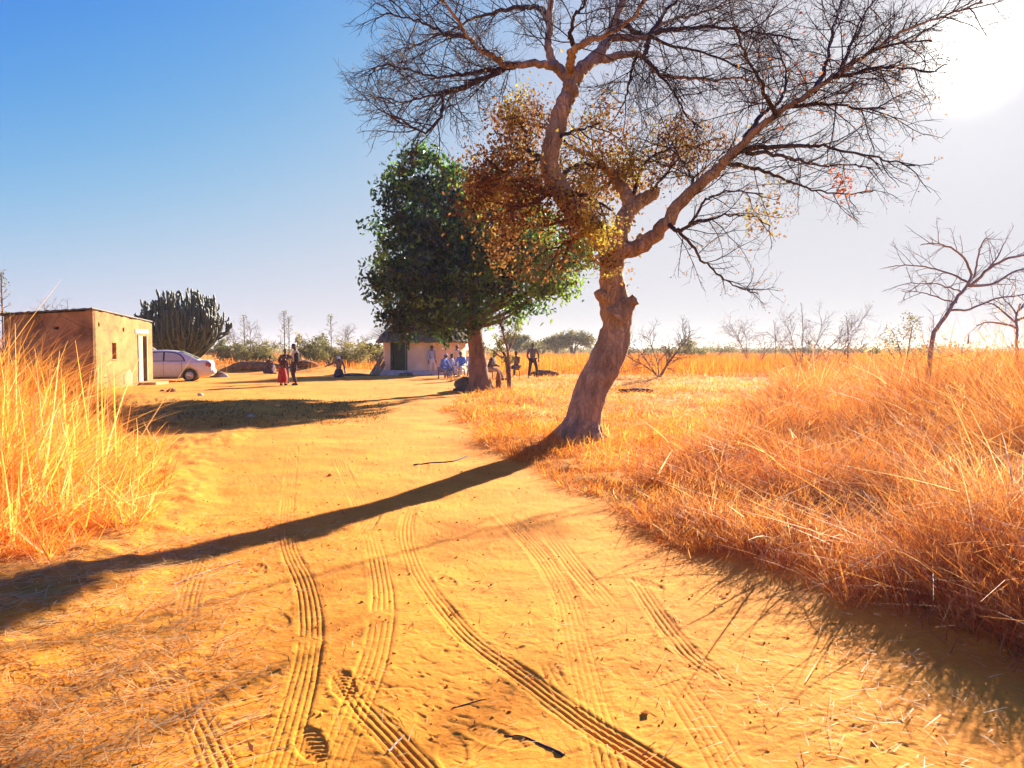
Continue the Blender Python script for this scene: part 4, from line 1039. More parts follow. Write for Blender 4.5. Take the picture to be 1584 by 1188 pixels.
def rock(name, px, Y, size, mat, label, cat, group=None, seed=0, sub=3, sink=.25, flatpile=False):
    x = (px - 792) / FPX * Y; z = gz(x, Y)
    bm = bmesh.new(); bmesh.ops.create_icosphere(bm, subdivisions=sub, radius=1)
    for v in bm.verts:
        c = v.co; k = 1 + .55 * float(fbm(np.array([c.x * 1.6 + seed * 3.1 + c.z]), np.array([c.y * 1.6 - seed + c.z * .8]), 4, 7))
        v.co = Vector((c.x * size[0] * k, c.y * size[1] * k, c.z * size[2] * k + size[2] * (1 - 2 * sink) * .5))
    o = bm_obj(name, bm, mat, None, True); o.location = (x, Y, z); tag(o, label, cat, group); return o
rock("root_mound", 721, 27.3, (.42, .45, .36), M_DARKSTONE, "dark earth and root mound at the left foot of the green tree", "mound", None, 1)
rock("stone", 706, 27.0, (.12, .12, .1), M_DARKSTONE, "small dark clod left of the root mound", "stone", None, 2)
rock("orange_object", 771, 27.4, (.10, .10, .42), M_EARTH, "slim orange earth mound right of the green tree's trunk", "mound", None, 3, 3, .1)  # mound shape made up for an unidentified orange object
rock("earth_heap", 842, 41, (.75, .5, .28), M_EARTH, "brown earth heap on the field right of the standing man", "mound", None, 4)
rock("rubble_heap", 339, 41.5, (.42, .4, .24), M_EARTH, "small rubble heap just behind the silver car", "rubble", None, 5)
rock("brick", 346, 41.2, (.24, .12, .13), M_STONE, "pale broken brick lying on the rubble heap", "brick", None, 6, 2)
rock("earth_heap", 388, 49.5, (1.6, .6, .35), M_EARTH, "long low red earth heap behind the yard left of the seated person", "mound", None, 7)
rock("earth_heap", 470, 50, (.9, .5, .30), M_EARTH, "low red earth heap right behind the man in the dark jacket", "mound", None, 8)
rock("earth_heap", 545, 43.5, (1.3, .35, .10), M_DARKSTONE, "flat dark earth streak between the kneeling woman and the hut", "mound", None, 9)
rock("stone", 628, 42, (.42, .25, .14), M_DARKSTONE, "dark flat stone on the ground in front of the hut wall", "stone", None, 10)
rock("stone", 638, 42.1, (.22, .18, .16), M_STONE, "pale stone beside the dark flat one in front of the hut", "stone", None, 11)
rock("stone", 1500, 4.75, (.17, .10, .045), M_STONE, "pale flat stone half hidden at the edge of the russet grass", "stone", None, 12)
rock("earth_heap", 985, 24.6, (.5, .25, .10), M_DARKSTONE, "low dark clod patch in the stubble right of the big trunk", "mound", None, 13)
for i, (px, py, s, lab) in enumerate([(265, 607, .16, "red brown clod in the yard in front of the car"), (252, 606, .10, "smallest clod in the yard left of the red brown one"), (310, 613, .10, "small pale clod at the edge of the shaded yard"), (388, 650, .07, "pale pebble on the shaded weedy ground")]):
    gx, gy = G(px, py); rock("clod", 792 + gx / gy * FPX, gy, (s, s, s * .6), M_EARTH if i < 2 else M_STONE, lab, "clod", "clods in the yard", 20 + i, 2)

# ------------------------------------------------------------------ silver sedan behind the mud house
def mat_simple(name, c, rough=.5, metallic=0., coat=0., spec=.5):
    m, n, l = new_mat(name); out = n.new('ShaderNodeOutputMaterial'); b = n.new('ShaderNodeBsdfPrincipled')
    t = n.new('ShaderNodeTexCoord'); no = n.new('ShaderNodeTexNoise'); no.inputs['Scale'].default_value = 9; no.inputs['Detail'].default_value = 4
    l.new(t.outputs['Object'], no.inputs['Vector'])
    cr = n.new('ShaderNodeValToRGB'); cr.color_ramp.elements[0].color = (*[v * .82 for v in c], 1); cr.color_ramp.elements[1].color = (*[min(1, v * 1.15) for v in c], 1)
    l.new(no.outputs['Fac'], cr.inputs[0]); l.new(cr.outputs[0], b.inputs['Base Color'])
    b.inputs['Roughness'].default_value = rough; b.inputs['Metallic'].default_value = metallic; b.inputs['Coat Weight'].default_value = coat
    b.inputs['Specular IOR Level'].default_value = spec
    l.new(b.outputs[0], out.inputs[0]); return m
M_SILVER = mat_simple("silver_car_paint", (.60, .58, .51), .5, .05, .15)
M_GLASS = mat_simple("view_toned_glass", (.42, .44, .32), .08, 0, 0, .9)  # opaque; the bright view through the windows is put into the colour
M_RUBBER = mat_simple("tyre_rubber", (.025, .02, .02), .85)
M_RIM = mat_simple("alloy", (.55, .53, .52), .35, .7)
M_LAMP = mat_simple("red_lamp_plastic", (.42, .03, .02), .25)
M_BLACK = mat_simple("black_trim", (.02, .018, .018), .5)
def build_car():
    yaw = math.radians(195.5)
    root = empty("sedan", (-14.25, 36.75, gz(-14.5, 36.3) - .02), yaw); tag(root, "silver sedan parked behind the mud house with its rear end showing", "car")
    st = [(0, .62, .40, .60), (.02, .70, .33, .82), (.07, .76, .27, .95), (.18, .80, .23, 1.0), (.5, .835, .20, 1.0), (1.0, .85, .18, .97), (2.2, .855, .17, .96), (3.35, .85, .18, .95), (3.8, .83, .19, .91), (4.15, .78, .21, .82), (4.33, .70, .26, .70), (4.40, .56, .34, .58)]
    def sec(hw, zl, zt):
        h = [(0, zl), (hw * .8, zl), (hw * .95, zl + .06), (hw * .995, zl + .2 * (zt - zl)), (hw, zl + .55 * (zt - zl)), (hw * .985, zt - .13), (hw * .95, zt - .03), (hw * .86, zt), (0, zt + .025)]
        return h + [(-y, z) for y, z in h[-2:0:-1]]
    bm = bmesh.new(); rings = []
    xs = np.linspace(0, 1, 60) ** 1.0
    sx = np.array([s[0] for s in st]); X = np.unique(np.concatenate([sx, np.linspace(.3, 4.1, 30)]))
    for x in X:
        rings.append([bm.verts.new((x, y, z)) for y, z in sec(*[np.interp(x, sx, [s[k] for s in st]) for k in (1, 2, 3)])])
    for a, b in zip(rings[:-1], rings[1:]):
        for i in range(len(a)): bm.faces.new([a[i], a[(i + 1) % len(a)], b[(i + 1) % len(a)], b[i]])
    bm.faces.new(rings[0]); bm.faces.new(rings[-1][::-1])
    body = bm_obj("body_shell", bm, M_SILVER, None, True)
    WX = (.98, 3.55); cut = bmesh.new()
    for x in WX:
        for s in (-1, 1):
            g = bmesh.ops.create_cone(cut, cap_ends=True, segments=40, radius1=.355, radius2=.355, depth=.36)
            bmesh.ops.transform(cut, verts=g['verts'], matrix=Matrix.Translation((x, s * .82, .30)) @ Matrix.Rotation(math.pi / 2, 4, 'X'))
    co = bm_obj("arch_cutter", cut, M_BLACK)
    md = body.modifiers.new("b", 'BOOLEAN'); md.operation = 'DIFFERENCE'; md.object = co; md.solver = 'EXACT'
    dg = bpy.context.evaluated_depsgraph_get(); me = bpy.data.meshes.new_from_object(body.evaluated_get(dg))
    bpy.data.objects.remove(body); bpy.data.objects.remove(co)
    # greenhouse joined to the shell
    hwz = lambda z: .80 - (z - .93) * .44
    pz = lambda x: float(np.interp(x, [.52, .62, .9, 1.2, 1.5, 1.8, 2.15, 2.5, 2.75, 3.1, 3.5], [.98, 1.04, 1.20, 1.335, 1.42, 1.455, 1.47, 1.455, 1.42, 1.22, .97]))
    bm = bmesh.new(); bm.from_mesh(me); rings = []
    for x in np.linspace(.52, 3.5, 40):
        zt = pz(x); e = min(.06, (zt - .93) * .5)
        h = [(hwz(.93), .93), (hwz(zt - e), zt - e), (hwz(zt) - .05, zt - .008), (hwz(zt) * .5, zt + .012), (0, zt + .02)]
        pts = h + [(-y, z) for y, z in h[-2::-1]]
        rings.append([bm.verts.new((x, y, z)) for y, z in pts])
    for a, b in zip(rings[:-1], rings[1:]):
        for i in range(len(a) - 1):
            f = bm.faces.new([a[i], a[i + 1], b[i + 1], b[i]]); f.smooth = True
    bm.to_mesh(me); bm.free(); me.materials.clear(); me.materials.append(M_SILVER)
    me.name = "body"; body = bpy.data.objects.new("body", me); COL.objects.link(body); body.parent = root
    def panel(name, poly, off, thick, mat, side, par=root):
        bm = bmesh.new()
        f = [bm.verts.new((x, side * (hwz(z) + off + thick), z)) for x, z in poly]; g = [bm.verts.new((x, side * (hwz(z) + off - .01), z)) for x, z in poly]
        bm.faces.new(f); bm.faces.new(g[::-1])
        for i in range(len(poly)): bm.faces.new([f[i], f[(i + 1) % len(poly)], g[(i + 1) % len(poly)], g[i]])
        return bm_obj(name, bm, mat, par)
    rear = [(1.22, .985), (1.27, 1.10), (1.38, 1.22), (1.52, 1.30), (1.72, 1.355), (2.04, 1.375), (2.04, .985)]
    front = [(2.12, .985), (2.12, 1.375), (2.4, 1.365), (2.62, 1.32), (2.95, 1.13), (3.12, 1.03), (3.12, .985)]
    trim = [(1.15, .955), (1.20, 1.10), (1.33, 1.26), (1.5, 1.345), (1.72, 1.395), (2.1, 1.41), (2.45, 1.40), (2.65, 1.35), (2.98, 1.16), (3.22, 1.0), (3.22, .955)]
    for s in (1, -1):
        t = panel("window_surround", trim, .002, .002, M_BLACK, s)
        panel("side_window", rear, .006, .003, M_GLASS, s, t); panel("side_window", front, .006, .003, M_GLASS, s, t)
        # mirror, door seams, handles, sill trim
        bm = bmesh.new(); bmesh.ops.create_uvsphere(bm, u_segments=12, v_segments=8, radius=1, matrix=Matrix.Translation((3.05, s * .93, 1.0)) @ Matrix.Diagonal((.07, .11, .07, 1))); bm_obj("mirror", bm, M_SILVER, root, True)
        for x in (2.2, 1.35):
            bm = bmesh.new(); box(bm, (x, s * .84, .80), (x + .16, s * .872, .835)); bmesh.ops.bevel(bm, geom=list(bm.edges), offset=.006, segments=2, affect='EDGES'); bm_obj("door_handle", bm, M_SILVER, root)
        for x in (2.08, 3.2, 1.30):
            bm = bmesh.new(); box(bm, (x, s * .838, .30), (x + .010, s * .8575, .93)); bm_obj("door_seam", bm, M_BLACK, root)
        bm = bmesh.new(); box(bm, (1.4, s * .80, .15), (3.15, s * .862, .23)); bmesh.ops.bevel(bm, geom=list(bm.edges), offset=.01, segments=1, affect='EDGES'); bm_obj("sill_trim", bm, M_BLACK, root)
        bm = bmesh.new(); box(bm, (.02, s * .56, .70), (.30, s * .823, .90)); bmesh.ops.bevel(bm, geom=list(bm.edges), offset=.03, segments=2, affect='EDGES'); bm_obj("tail_light", bm, M_LAMP, root, True)
        bm = bmesh.new(); box(bm, (4.10, s * .52, .60), (4.37, s * .74, .74)); bmesh.ops.bevel(bm, geom=list(bm.edges), offset=.03, segments=2, affect='EDGES'); bm_obj("headlight", bm, M_WHITE, root, True)
    bm = bmesh.new(); V = [bm.verts.new(p) for p in [(.60, -.60, 1.055), (.60, .60, 1.055), (1.42, .50, 1.42), (1.42, -.50, 1.42)]]; bm.faces.new(V)
    for v in V: v.co += Vector((-.02, 0, .022))
    bm_obj("rear_window", bm, M_GLASS, root)
    bm = bmesh.new(); V = [bm.verts.new(p) for p in [(3.46, -.66, 1.02), (3.46, .66, 1.02), (2.78, .52, 1.42), (2.78, -.52, 1.42)]]; bm.faces.new(V)
    for v in V: v.co += Vector((.03, 0, .03))
    bm_obj("windscreen", bm, M_GLASS, root)
    bm = bmesh.new(); box(bm, (-.06, -.70, .34), (.16, .70, .58)); bmesh.ops.bevel(bm, geom=list(bm.edges), offset=.05, segments=3, affect='EDGES'); bm_obj("rear_bumper", bm, M_SILVER, root, True)
    bm = bmesh.new(); box(bm, (-.005, -.26, .66), (.01, .26, .77)); bm_obj("number_plate", bm, M_WHITE, root)
    for x in WX:
        for s in (-1, 1):
            e = bpy.data.objects.new("wheel", None); COL.objects.link(e); e.parent = root; e.location = (x, s * .745, .30)
            bm = bmesh.new(); pr = [(.19, -.09), (.27, -.1), (.298, -.08), (.30, 0), (.298, .08), (.27, .1), (.19, .09)]; rg = []
            for i in range(40):
                a = 2 * math.pi * i / 40; rg.append([bm.verts.new((r * math.cos(a), y, r * math.sin(a))) for r, y in pr])
            for i in range(40):
                for k in range(6): bm.faces.new([rg[i][k], rg[(i + 1) % 40][k], rg[(i + 1) % 40][k + 1], rg[i][k + 1]])
            bm_obj("tyre", bm, M_RUBBER, e, True)
            bm = bmesh.new(); rg = []
            for i in range(40):
                a = 2 * math.pi * i / 40; hole = (i % 5) in (1, 2)
                rg.append([bm.verts.new((r * math.cos(a), s * y, r * math.sin(a))) for r, y in [(.195, .075), (.175, .085), (.165, .05), (.15, .02 if hole else .06), (.085, .03 if hole else .07), (.06, .075), (.045, .085)]])
            for i in range(40):
                for k in range(6): bm.faces.new([rg[i][k], rg[(i + 1) % 40][k], rg[(i + 1) % 40][k + 1], rg[i][k + 1]])
            bm.faces.new([r[-1] for r in rg]); bm_obj("rim", bm, M_RIM, e)
build_car()

# ------------------------------------------------------------------ people
def cloth(name, c): return mat_mottle(name, tuple(v * .75 for v in c), tuple(min(1, v * 1.2) for v in c), 7, .9, .4, 14)
M_SKIN = mat_simple("dark_skin", (.085, .042, .028), .55)
M_HAIR = mat_simple("black_hair", (.012, .010, .010), .9)
M_EYE = mat_simple("eye", (.5, .45, .4), .3)
def skin_mesh(verts, edges, radii, root=0, sub=2):
    me = bpy.data.meshes.new("tmp"); me.from_pydata([tuple(v) for v in verts], edges, [])
    o = bpy.data.objects.new("tmp", me); COL.objects.link(o)
    md = o.modifiers.new("s", 'SKIN'); md.use_smooth_shade = True
    sv = me.skin_vertices[0].data
    for i, r in enumerate(radii): sv[i].radius = (r, r); sv[i].use_root = (i == root)
    o.modifiers.new("d", 'SUBSURF').levels = sub; o.modifiers["d"].render_levels = sub
    dg = bpy.context.evaluated_depsgraph_get(); dg.update()
    r = bpy.data.meshes.new_from_object(o.evaluated_get(dg)); bpy.data.objects.remove(o); bpy.data.meshes.remove(me)
    return r
def ik(a, t, l1, l2, hint):
    a = Vector(a); t = Vector(t); d = t - a; L = min(d.length, (l1 + l2) * .995); d.normalize(); t = a + d * L
    x = (l1 * l1 - l2 * l2 + L * L) / (2 * L); h = math.sqrt(max(0, l1 * l1 - x * x))
    n = Vector(hint) - d * Vector(hint).dot(d); n.normalize()
    return a + d * x + n * h, t
def person(px, py, label, yaw, pose='stand', H=1.72, top=(.2, .2, .25), bottom=(.05, .05, .06), lean=0.0, look=0.0, hands=None, feet=None, Y=None, vest=None, skirt=None, hat=None, scarf=None, group="people in the yard", stripe=None, seat=.42, headpitch=0, cover=None):
    """local frame: faces -Y before the turn by yaw; hands/feet are local targets in metres for a 1.72 m person"""
    if Y is None: gx, Y = G(px, py)
    x = (px - 792) / FPX * Y; z = gz(x, Y)
    root = empty("person", (x, Y, z), yaw); tag(root, label, "person", None); s = H / 1.72; root.scale = (s, s, s)
    zp = {'stand': .90, 'sit': seat + .12, 'kneel': .42, 'stoop': .86}[pose]
    pel = Vector((0, 0, zp)); up = Vector((0, -math.sin(lean), math.cos(lean)))
    T = lambda k: pel + up * k
    sh = [T(.47) + Vector((q * .185, 0, 0)) for q in (1, -1)]
    hip = [pel + Vector((q * .095, 0, -.03)) for q in (1, -1)]
    if hands is None: hands = [(.26, -.02, zp - .10), (-.26, -.02, zp - .10)] if pose == 'stand' else [(.16, -.38, zp + .12), (-.16, -.38, zp + .12)]
    if feet is None:
        feet = {'stand': [(.12, -.02, .07), (-.12, .03, .07)], 'sit': [(.15, -.42, .07), (-.15, -.46, .07)], 'kneel': [(.14, .30, .07), (-.14, .32, .07)], 'stoop': [(.15, 0, .07), (-.15, .05, .07)]}[pose]
    V = [pel, T(.15), T(.30), T(.44), T(.53), T(.60)]; E = [(0, 1), (1, 2), (2, 3), (3, 4), (4, 5)]; Rr = [.125, .115, .13, .12, .058, .055]
    arms = []; legs = []
    for k, q in enumerate((1, -1)):
        el, hd = ik(sh[k], hands[k], .285, .26, (q * .6, .7, -.5))
        i0 = len(V); V += [sh[k], el, hd]; E += [(3, i0), (i0, i0 + 1), (i0 + 1, i0 + 2)]; Rr += [.058, .042, .028]
        d = (hd - el).normalized(); side = d.cross(Vector((0, 0, 1)));
        if side.length < .2: side = Vector((0, 1, 0)).cross(d)
        side.normalize(); palm = hd + d * .07; ip = len(V); V.append(palm); E.append((i0 + 2, ip)); Rr.append(.030)
        nrm = d.cross(side)
        for f in range(4):
            o_ = (f - 1.5) * .02; a1 = palm + d * .045 + side * o_; ln = (.05, .06, .055, .042)[f]; a2 = a1 + (d * .8 + nrm * .45).normalized() * ln
            j = len(V); V += [a1, a2]; E += [(ip, j), (j, j + 1)]; Rr += [.0105, .0085]
        a1 = palm - d * .02 + side * -.04; a2 = a1 + (d * .7 - side * .5 + nrm * .3).normalized() * .05
        j = len(V); V += [a1, a2]; E += [(ip, j), (j, j + 1)]; Rr += [.012, .010]
        arms.append((sh[k], el, hd))
    for k, q in enumerate((1, -1)):
        hint = (q * .15, -1, .2)
        kn, an = ik(hip[k], feet[k], .43, .42, hint)
        if pose == 'kneel': kn = hip[k] + Vector((q * .05, -.22, -zp + .10)); an = Vector(feet[k])
        i0 = len(V); toe = an + (Vector((q * .02, -.17, -.03)) if pose != 'kneel' else Vector((0, .12, -.02)))
        V += [hip[k], kn, an, toe]; E += [(0, i0), (i0, i0 + 1), (i0 + 1, i0 + 2), (i0 + 2, i0 + 3)]; Rr += [.085, .058, .040, .035]
        legs.append((hip[k], kn, an, toe))
    me = skin_mesh(V, E, Rr)
    # head with nose, jaw, ears and eyes joined into the same mesh
    bm = bmesh.new(); bm.from_mesh(me)
    for f in bm.faces: f.smooth = True; f.material_index = 0
    hp = lean * .6 + headpitch
    HM = Matrix.Translation(T(.60) + Vector((0, -.02 - math.sin(hp) * .10, .085 * math.cos(hp)))) @ Matrix.Rotation(look, 4, 'Z') @ Matrix.Rotation(hp, 4, 'X')
    hb = bmesh.new(); bmesh.ops.create_uvsphere(hb, u_segments=24, v_segments=18, radius=1)
    for v in hb.verts:
        c = v.co; f = max(0, -c.y)
        v.co = Vector((c.x * .076 * (1 - .22 * max(0, -c.z)), c.y * .096 - (.028 * math.exp(-(c.x / .16) ** 2 - ((c.z + .12) / .17) ** 2) * (f > .5)) + (.010 * math.exp(-((abs(c.x) - .38) / .16) ** 2 - ((c.z - .08) / .12) ** 2) * (f > .5)) - .01 * math.exp(-(c.x / .4) ** 2 - ((c.z + .52) / .08) ** 2) * (f > .4), c.z * .122))
    bmesh.ops.transform(hb, matrix=HM, verts=hb.verts)
    for f in hb.faces: f.smooth = True
    for q in (1, -1):
        bmesh.ops.create_uvsphere(hb, u_segments=8, v_segments=6, radius=1, matrix=HM @ Matrix.Translation((q * .078, .01, -.005)) @ Matrix.Diagonal((.012, .022, .032, 1)))
        n0 = len(hb.faces); hb.faces.ensure_lookup_table()
        g = bmesh.ops.create_uvsphere(hb, u_segments=8, v_segments=6, radius=1, matrix=HM @ Matrix.Translation((q * .030, -.082, .010)) @ Matrix.Diagonal((.012, .009, .007, 1)))
        for v in g['verts']:
            for f in v.link_faces: f.material_index = 1
    tm = bpy.data.meshes.new("t"); hb.to_mesh(tm); hb.free(); bm.from_mesh(tm); bpy.data.meshes.remove(tm)
    bm.to_mesh(me); bm.free(); me.materials.clear(); me.materials.append(M_SKIN); me.materials.append(M_EYE); me.name = "body"
    bo = bpy.data.objects.new("body", me); COL.objects.link(bo); bo.parent = root
    def dress(name, verts, edges, radii, mat):
        m = skin_mesh(verts, edges, radii); m.materials.clear(); m.materials.append(mat); m.name = name
        o = bpy.data.objects.new(name, m); COL.objects.link(o); o.parent = root; return o
    # shirt
    Vs = [pel - up * .02, T(.15), T(.30), T(.43), T(.505)]; Es = [(0, 1), (1, 2), (2, 3), (3, 4)]; Rs = [.150, .140, .150, .138, .075]
    for a, b, c in arms:
        i = len(Vs); w_ = b + (c - b) * .82
        Vs += [a, b, w_]; Es += [(3, i), (i, i + 1), (i + 1, i + 2)]; Rs += [.075, .058, .044]
    sh_o = dress("shirt", Vs, Es, Rs, cloth("shirt_cloth", top))
    if stripe:
        a, b, c = arms[stripe[1]]; q = (b - a).cross(c - b).normalized() if (b - a).cross(c - b).length > .01 else Vector((0, -1, 0))
        t = Tubes(); o_ = Vector((0, -.05, .035)); t.add(catmull(np.array([a + o_, b + o_ * .9, c + o_ * .8]), 4), np.full(9, .022), 6); t.build("sleeve_stripe", cloth("stripe_cloth", stripe[0]), sh_o)
    if vest:
        for a, b, c in arms: dress("jacket_sleeve", [a, b, b + (c - b) * .86], [(0, 1), (1, 2)], [.085, .068, .054], cloth('vest_cloth', vest))
        bm = bmesh.new(); n = 20; rows = []
        for k, (h, rx, ry) in enumerate([(-.10, .19, .165), (.10, .185, .16), (.28, .20, .165), (.42, .205, .15), (.50, .15, .11)]):
            row = []
            for i in range(n + 1):
                a = rad(-90) + rad(52) + rad(256) * i / n
                p = T(h) + Vector((rx * math.cos(a), ry * math.sin(a), 0)); row.append(bm.verts.new(p))
            rows.append(row)
        for r0, r1 in zip(rows[:-1], rows[1:]):
            for i in range(n): bm.faces.new([r0[i], r0[i + 1], r1[i + 1], r1[i]])
        bmesh.ops.solidify(bm, geom=list(bm.faces), thickness=.015)
        bm_obj("jacket", bm, cloth("vest_cloth", vest), root, True)
    if skirt:
        col, hem, hx, hy, cy = skirt
        bm = bmesh.new(); n = 28; rows = []
        for k in range(9):
            t = k / 8; zz = zp + .06 + (hem - zp - .06) * t
            rx = .16 + (hx - .16) * min(1, t * 1.6) ** .8; ry = .14 + (hy - .14) * min(1, t * 1.6) ** .8
            rows.append([bm.verts.new((rx * math.cos(2 * math.pi * i / n) * (1 + .05 * t * math.sin(i * 2.3)), cy * t + ry * math.sin(2 * math.pi * i / n) * (1 + .05 * t * math.cos(i * 1.9)), zz)) for i in range(n)])
        for r0, r1 in zip(rows[:-1], rows[1:]):
            for i in range(n): bm.faces.new([r0[i], r0[(i + 1) % n], r1[(i + 1) % n], r1[i]])
        bm_obj("skirt", bm, cloth("skirt_cloth", col), root, True)
    else:
        Vt = [pel + Vector((0, 0, .03))]; Et = []; Rt = [.150]
        for h, k_, a, t_ in legs:
            i = len(Vt); Vt += [h, k_, k_ + (a - k_) * .9]; Et += [(0, i), (i, i + 1), (i + 1, i + 2)]; Rt += [.105, .078, .062]
        dress("trousers", Vt, Et, Rt, cloth("trouser_cloth", bottom))
    for h, k_, a, t_ in legs:
        t = Tubes(); t.add(np.array([a + Vector((0, .05, -.03)), a + Vector((0, 0, -.025)), (a + t_) / 2, t_ + (t_ - a) * .12]), np.array([.03, .048, .045, .028]), 10); t.build("shoe", M_BLACK, root)
    # hair, cap or scarf
    bm = bmesh.new(); bmesh.ops.create_uvsphere(bm, u_segments=20, v_segments=14, radius=1)
    bmesh.ops.delete(bm, geom=[v for v in bm.verts if v.co.z < (-.35 if scarf else .18) - (.55 * v.co.y if v.co.y > 0 else .1 * v.co.y)], context='VERTS')
    k = 1.16 if (scarf or hat) else 1.05
    for v in bm.verts: v.co = Vector((v.co.x * .078 * k, v.co.y * .098 * k, v.co.z * .124 * k))
    if hat:
        ri = 10; vs = [bm.verts.new((.075 * math.cos(rad(200 + 140 * i / ri)), -.085 + .085 * math.sin(rad(200 + 140 * i / ri)) - .02, .055)) for i in range(ri + 1)]
        bm.faces.new(vs)
    bmesh.ops.transform(bm, matrix=HM, verts=bm.verts)
    bm_obj("headscarf" if scarf else ("cap" if hat else "hair"), bm, cloth("head_cloth", scarf or hat) if (scarf or hat) else M_HAIR, root, True)
    if cover:
        c, nm, pos, sz = cover; bm = bmesh.new(); bmesh.ops.create_icosphere(bm, subdivisions=3, radius=1)
        for v in bm.verts:
            g = 1 + .25 * math.sin(v.co.x * 4 + v.co.z * 3) * .5
            v.co = Vector((v.co.x * sz[0] * g + pos[0], v.co.y * sz[1] * g + pos[1], v.co.z * sz[2] * g + pos[2]))
        bm_obj(nm, bm, cloth("cloth_roll", c), root, True)
    return root, x, Y, z
def stool(pinfo, label, seat=.42, wide=.17):
    _, x, Y, z = pinfo; r = empty("stool", (x, Y, z)); tag(r, label, "stool", "low stools under the seated people")
    bm = bmesh.new(); box(bm, (-wide, -wide, seat - .06), (wide, wide, seat - .02)); bmesh.ops.bevel(bm, geom=list(bm.edges), offset=.01, segments=1, affect='EDGES'); bm_obj("seat", bm, M_REDWOOD, r)
    for a in (-1, 1):
        for b in (-1, 1):
            t = Tubes(); t.add(np.array([[a * wide * .8, b * wide * .8, seat - .06], [a * wide * .95, b * wide * .95, -.02]]), np.array([.022, .018]), 8); t.build("leg", M_REDWOOD, r)
PI = math.pi
person(458, 597, "standing man in an open dark jacket over a pale shirt, dark trousers, looking down", rad(-62), 'stand', 1.72, (.55, .46, .38), (.05, .022, .025), .04, .2, vest=(.018, .018, .02), headpitch=.35, hands=[(.25, -.04, .80), (-.26, -.02, .78)])
person(437, 597, "short person in a long red skirt facing the man in the dark jacket", rad(55), 'stand', 1.28, (.10, .03, .03), (.3, .03, .03), .30, 0, skirt=((.42, .025, .02), .16, .27, .24, .02), hands=[(.12, -.34, 1.0), (-.10, -.36, .98)])
person(441, 592, "slim person in dark clothes standing behind the red skirted one", rad(20), 'stand', 1.5, (.06, .025, .035), (.25, .16, .12), .05, .5, Y=33.2, hands=[(.40, -.20, 1.25), (-.2, -.05, .9)])
p = person(414, 577, "person in dark maroon clothes with a white cloth, seated by the earth heap", rad(60), 'sit', 1.6, (.09, .028, .03), (.10, .03, .03), .35, Y=46.5, seat=.30, skirt=((.09, .028, .03), .05, .36, .40, -.16), cover=((.75, .68, .6), "white_cloth", (.06, -.50, .35), (.10, .08, .28)))
person(524, 585, "kneeling woman with a white headscarf and dark navy skirt reaching an arm out", rad(15), 'kneel', 1.62, (.30, .16, .10), (.03, .03, .06), .25, .6, scarf=(.78, .74, .70), skirt=((.018, .018, .045), .03, .27, .33, .05), hands=[(.30, -.30, .40), (-.72, -.10, .62)])
person(668, 578, "man in a grey blue shirt and pale trousers standing by the hut wall", rad(40), 'stand', 1.68, (.34, .38, .50), (.58, .54, .52), 0, .5, Y=43.0)
p = person(683, 588, "seated man in a blue jacket with a white sleeve stripe and pale cap", rad(65), 'sit', 1.68, (.10, .20, .56), (.16, .20, .34), .35, 0, Y=38.5, hat=(.62, .55, .52), stripe=((.75, .74, .78), 0), hands=[(.10, -.52, .50), (-.12, -.5, .5)]); stool(p, "low stool under the man in the blue striped jacket")
p = person(694, 586, "seated man in a grey blue shirt behind the man in the striped jacket", rad(60), 'sit', 1.62, (.26, .32, .50), (.18, .18, .25), .3, 0, Y=39.8); stool(p, "low stool under the man in the grey blue shirt")
person(706, 581, "person in tan clothes and a pink cap standing left of the green tree's trunk", rad(30), 'stand', 1.72, (.72, .50, .30), (.66, .48, .32), .12, .3, Y=41.5, hat=(.70, .35, .36))
p = person(714, 586, "seated bare headed man in a bright blue shirt near the green tree's trunk", rad(-20), 'sit', 1.62, (.09, .22, .60), (.72, .64, .56), .15, 0, Y=39); stool(p, "low stool under the man in the bright blue shirt")
p = person(728, 591, "person in a pale blue shirt seated with back turned, half behind the trunk", rad(170), 'sit', 1.66, (.46, .60, .80), (.50, .52, .52), .2, 0, Y=36); stool(p, "low stool under the person in the pale blue shirt")
p = person(757, 593, "person in a maroon top sitting just right of the trunk, leaning forward", rad(75), 'sit', 1.66, (.10, .03, .035), (.40, .28, .22), .35, 0, Y=33.5, feet=[(.15, -.62, .07), (-.15, -.55, .07)]); stool(p, "low stool right of the green tree's trunk under the person in maroon")
p = person(799, 586, "person in a brown jacket seated on a low stool left of the lone standing man", rad(-35), 'sit', 1.66, (.22, .10, .045), (.14, .08, .06), .05, 0, Y=38.5); stool(p, "low stool under the person in the brown jacket")
person(824, 587, "lone man in a grey shirt and dark trousers standing legs apart in the field", rad(12), 'stand', 1.72, (.15, .11, .10), (.04, .022, .025), 0, 0, feet=[(.20, -.02, .07), (-.20, .02, .07)], hands=[(.30, .02, .92), (-.22, -.10, .88)])

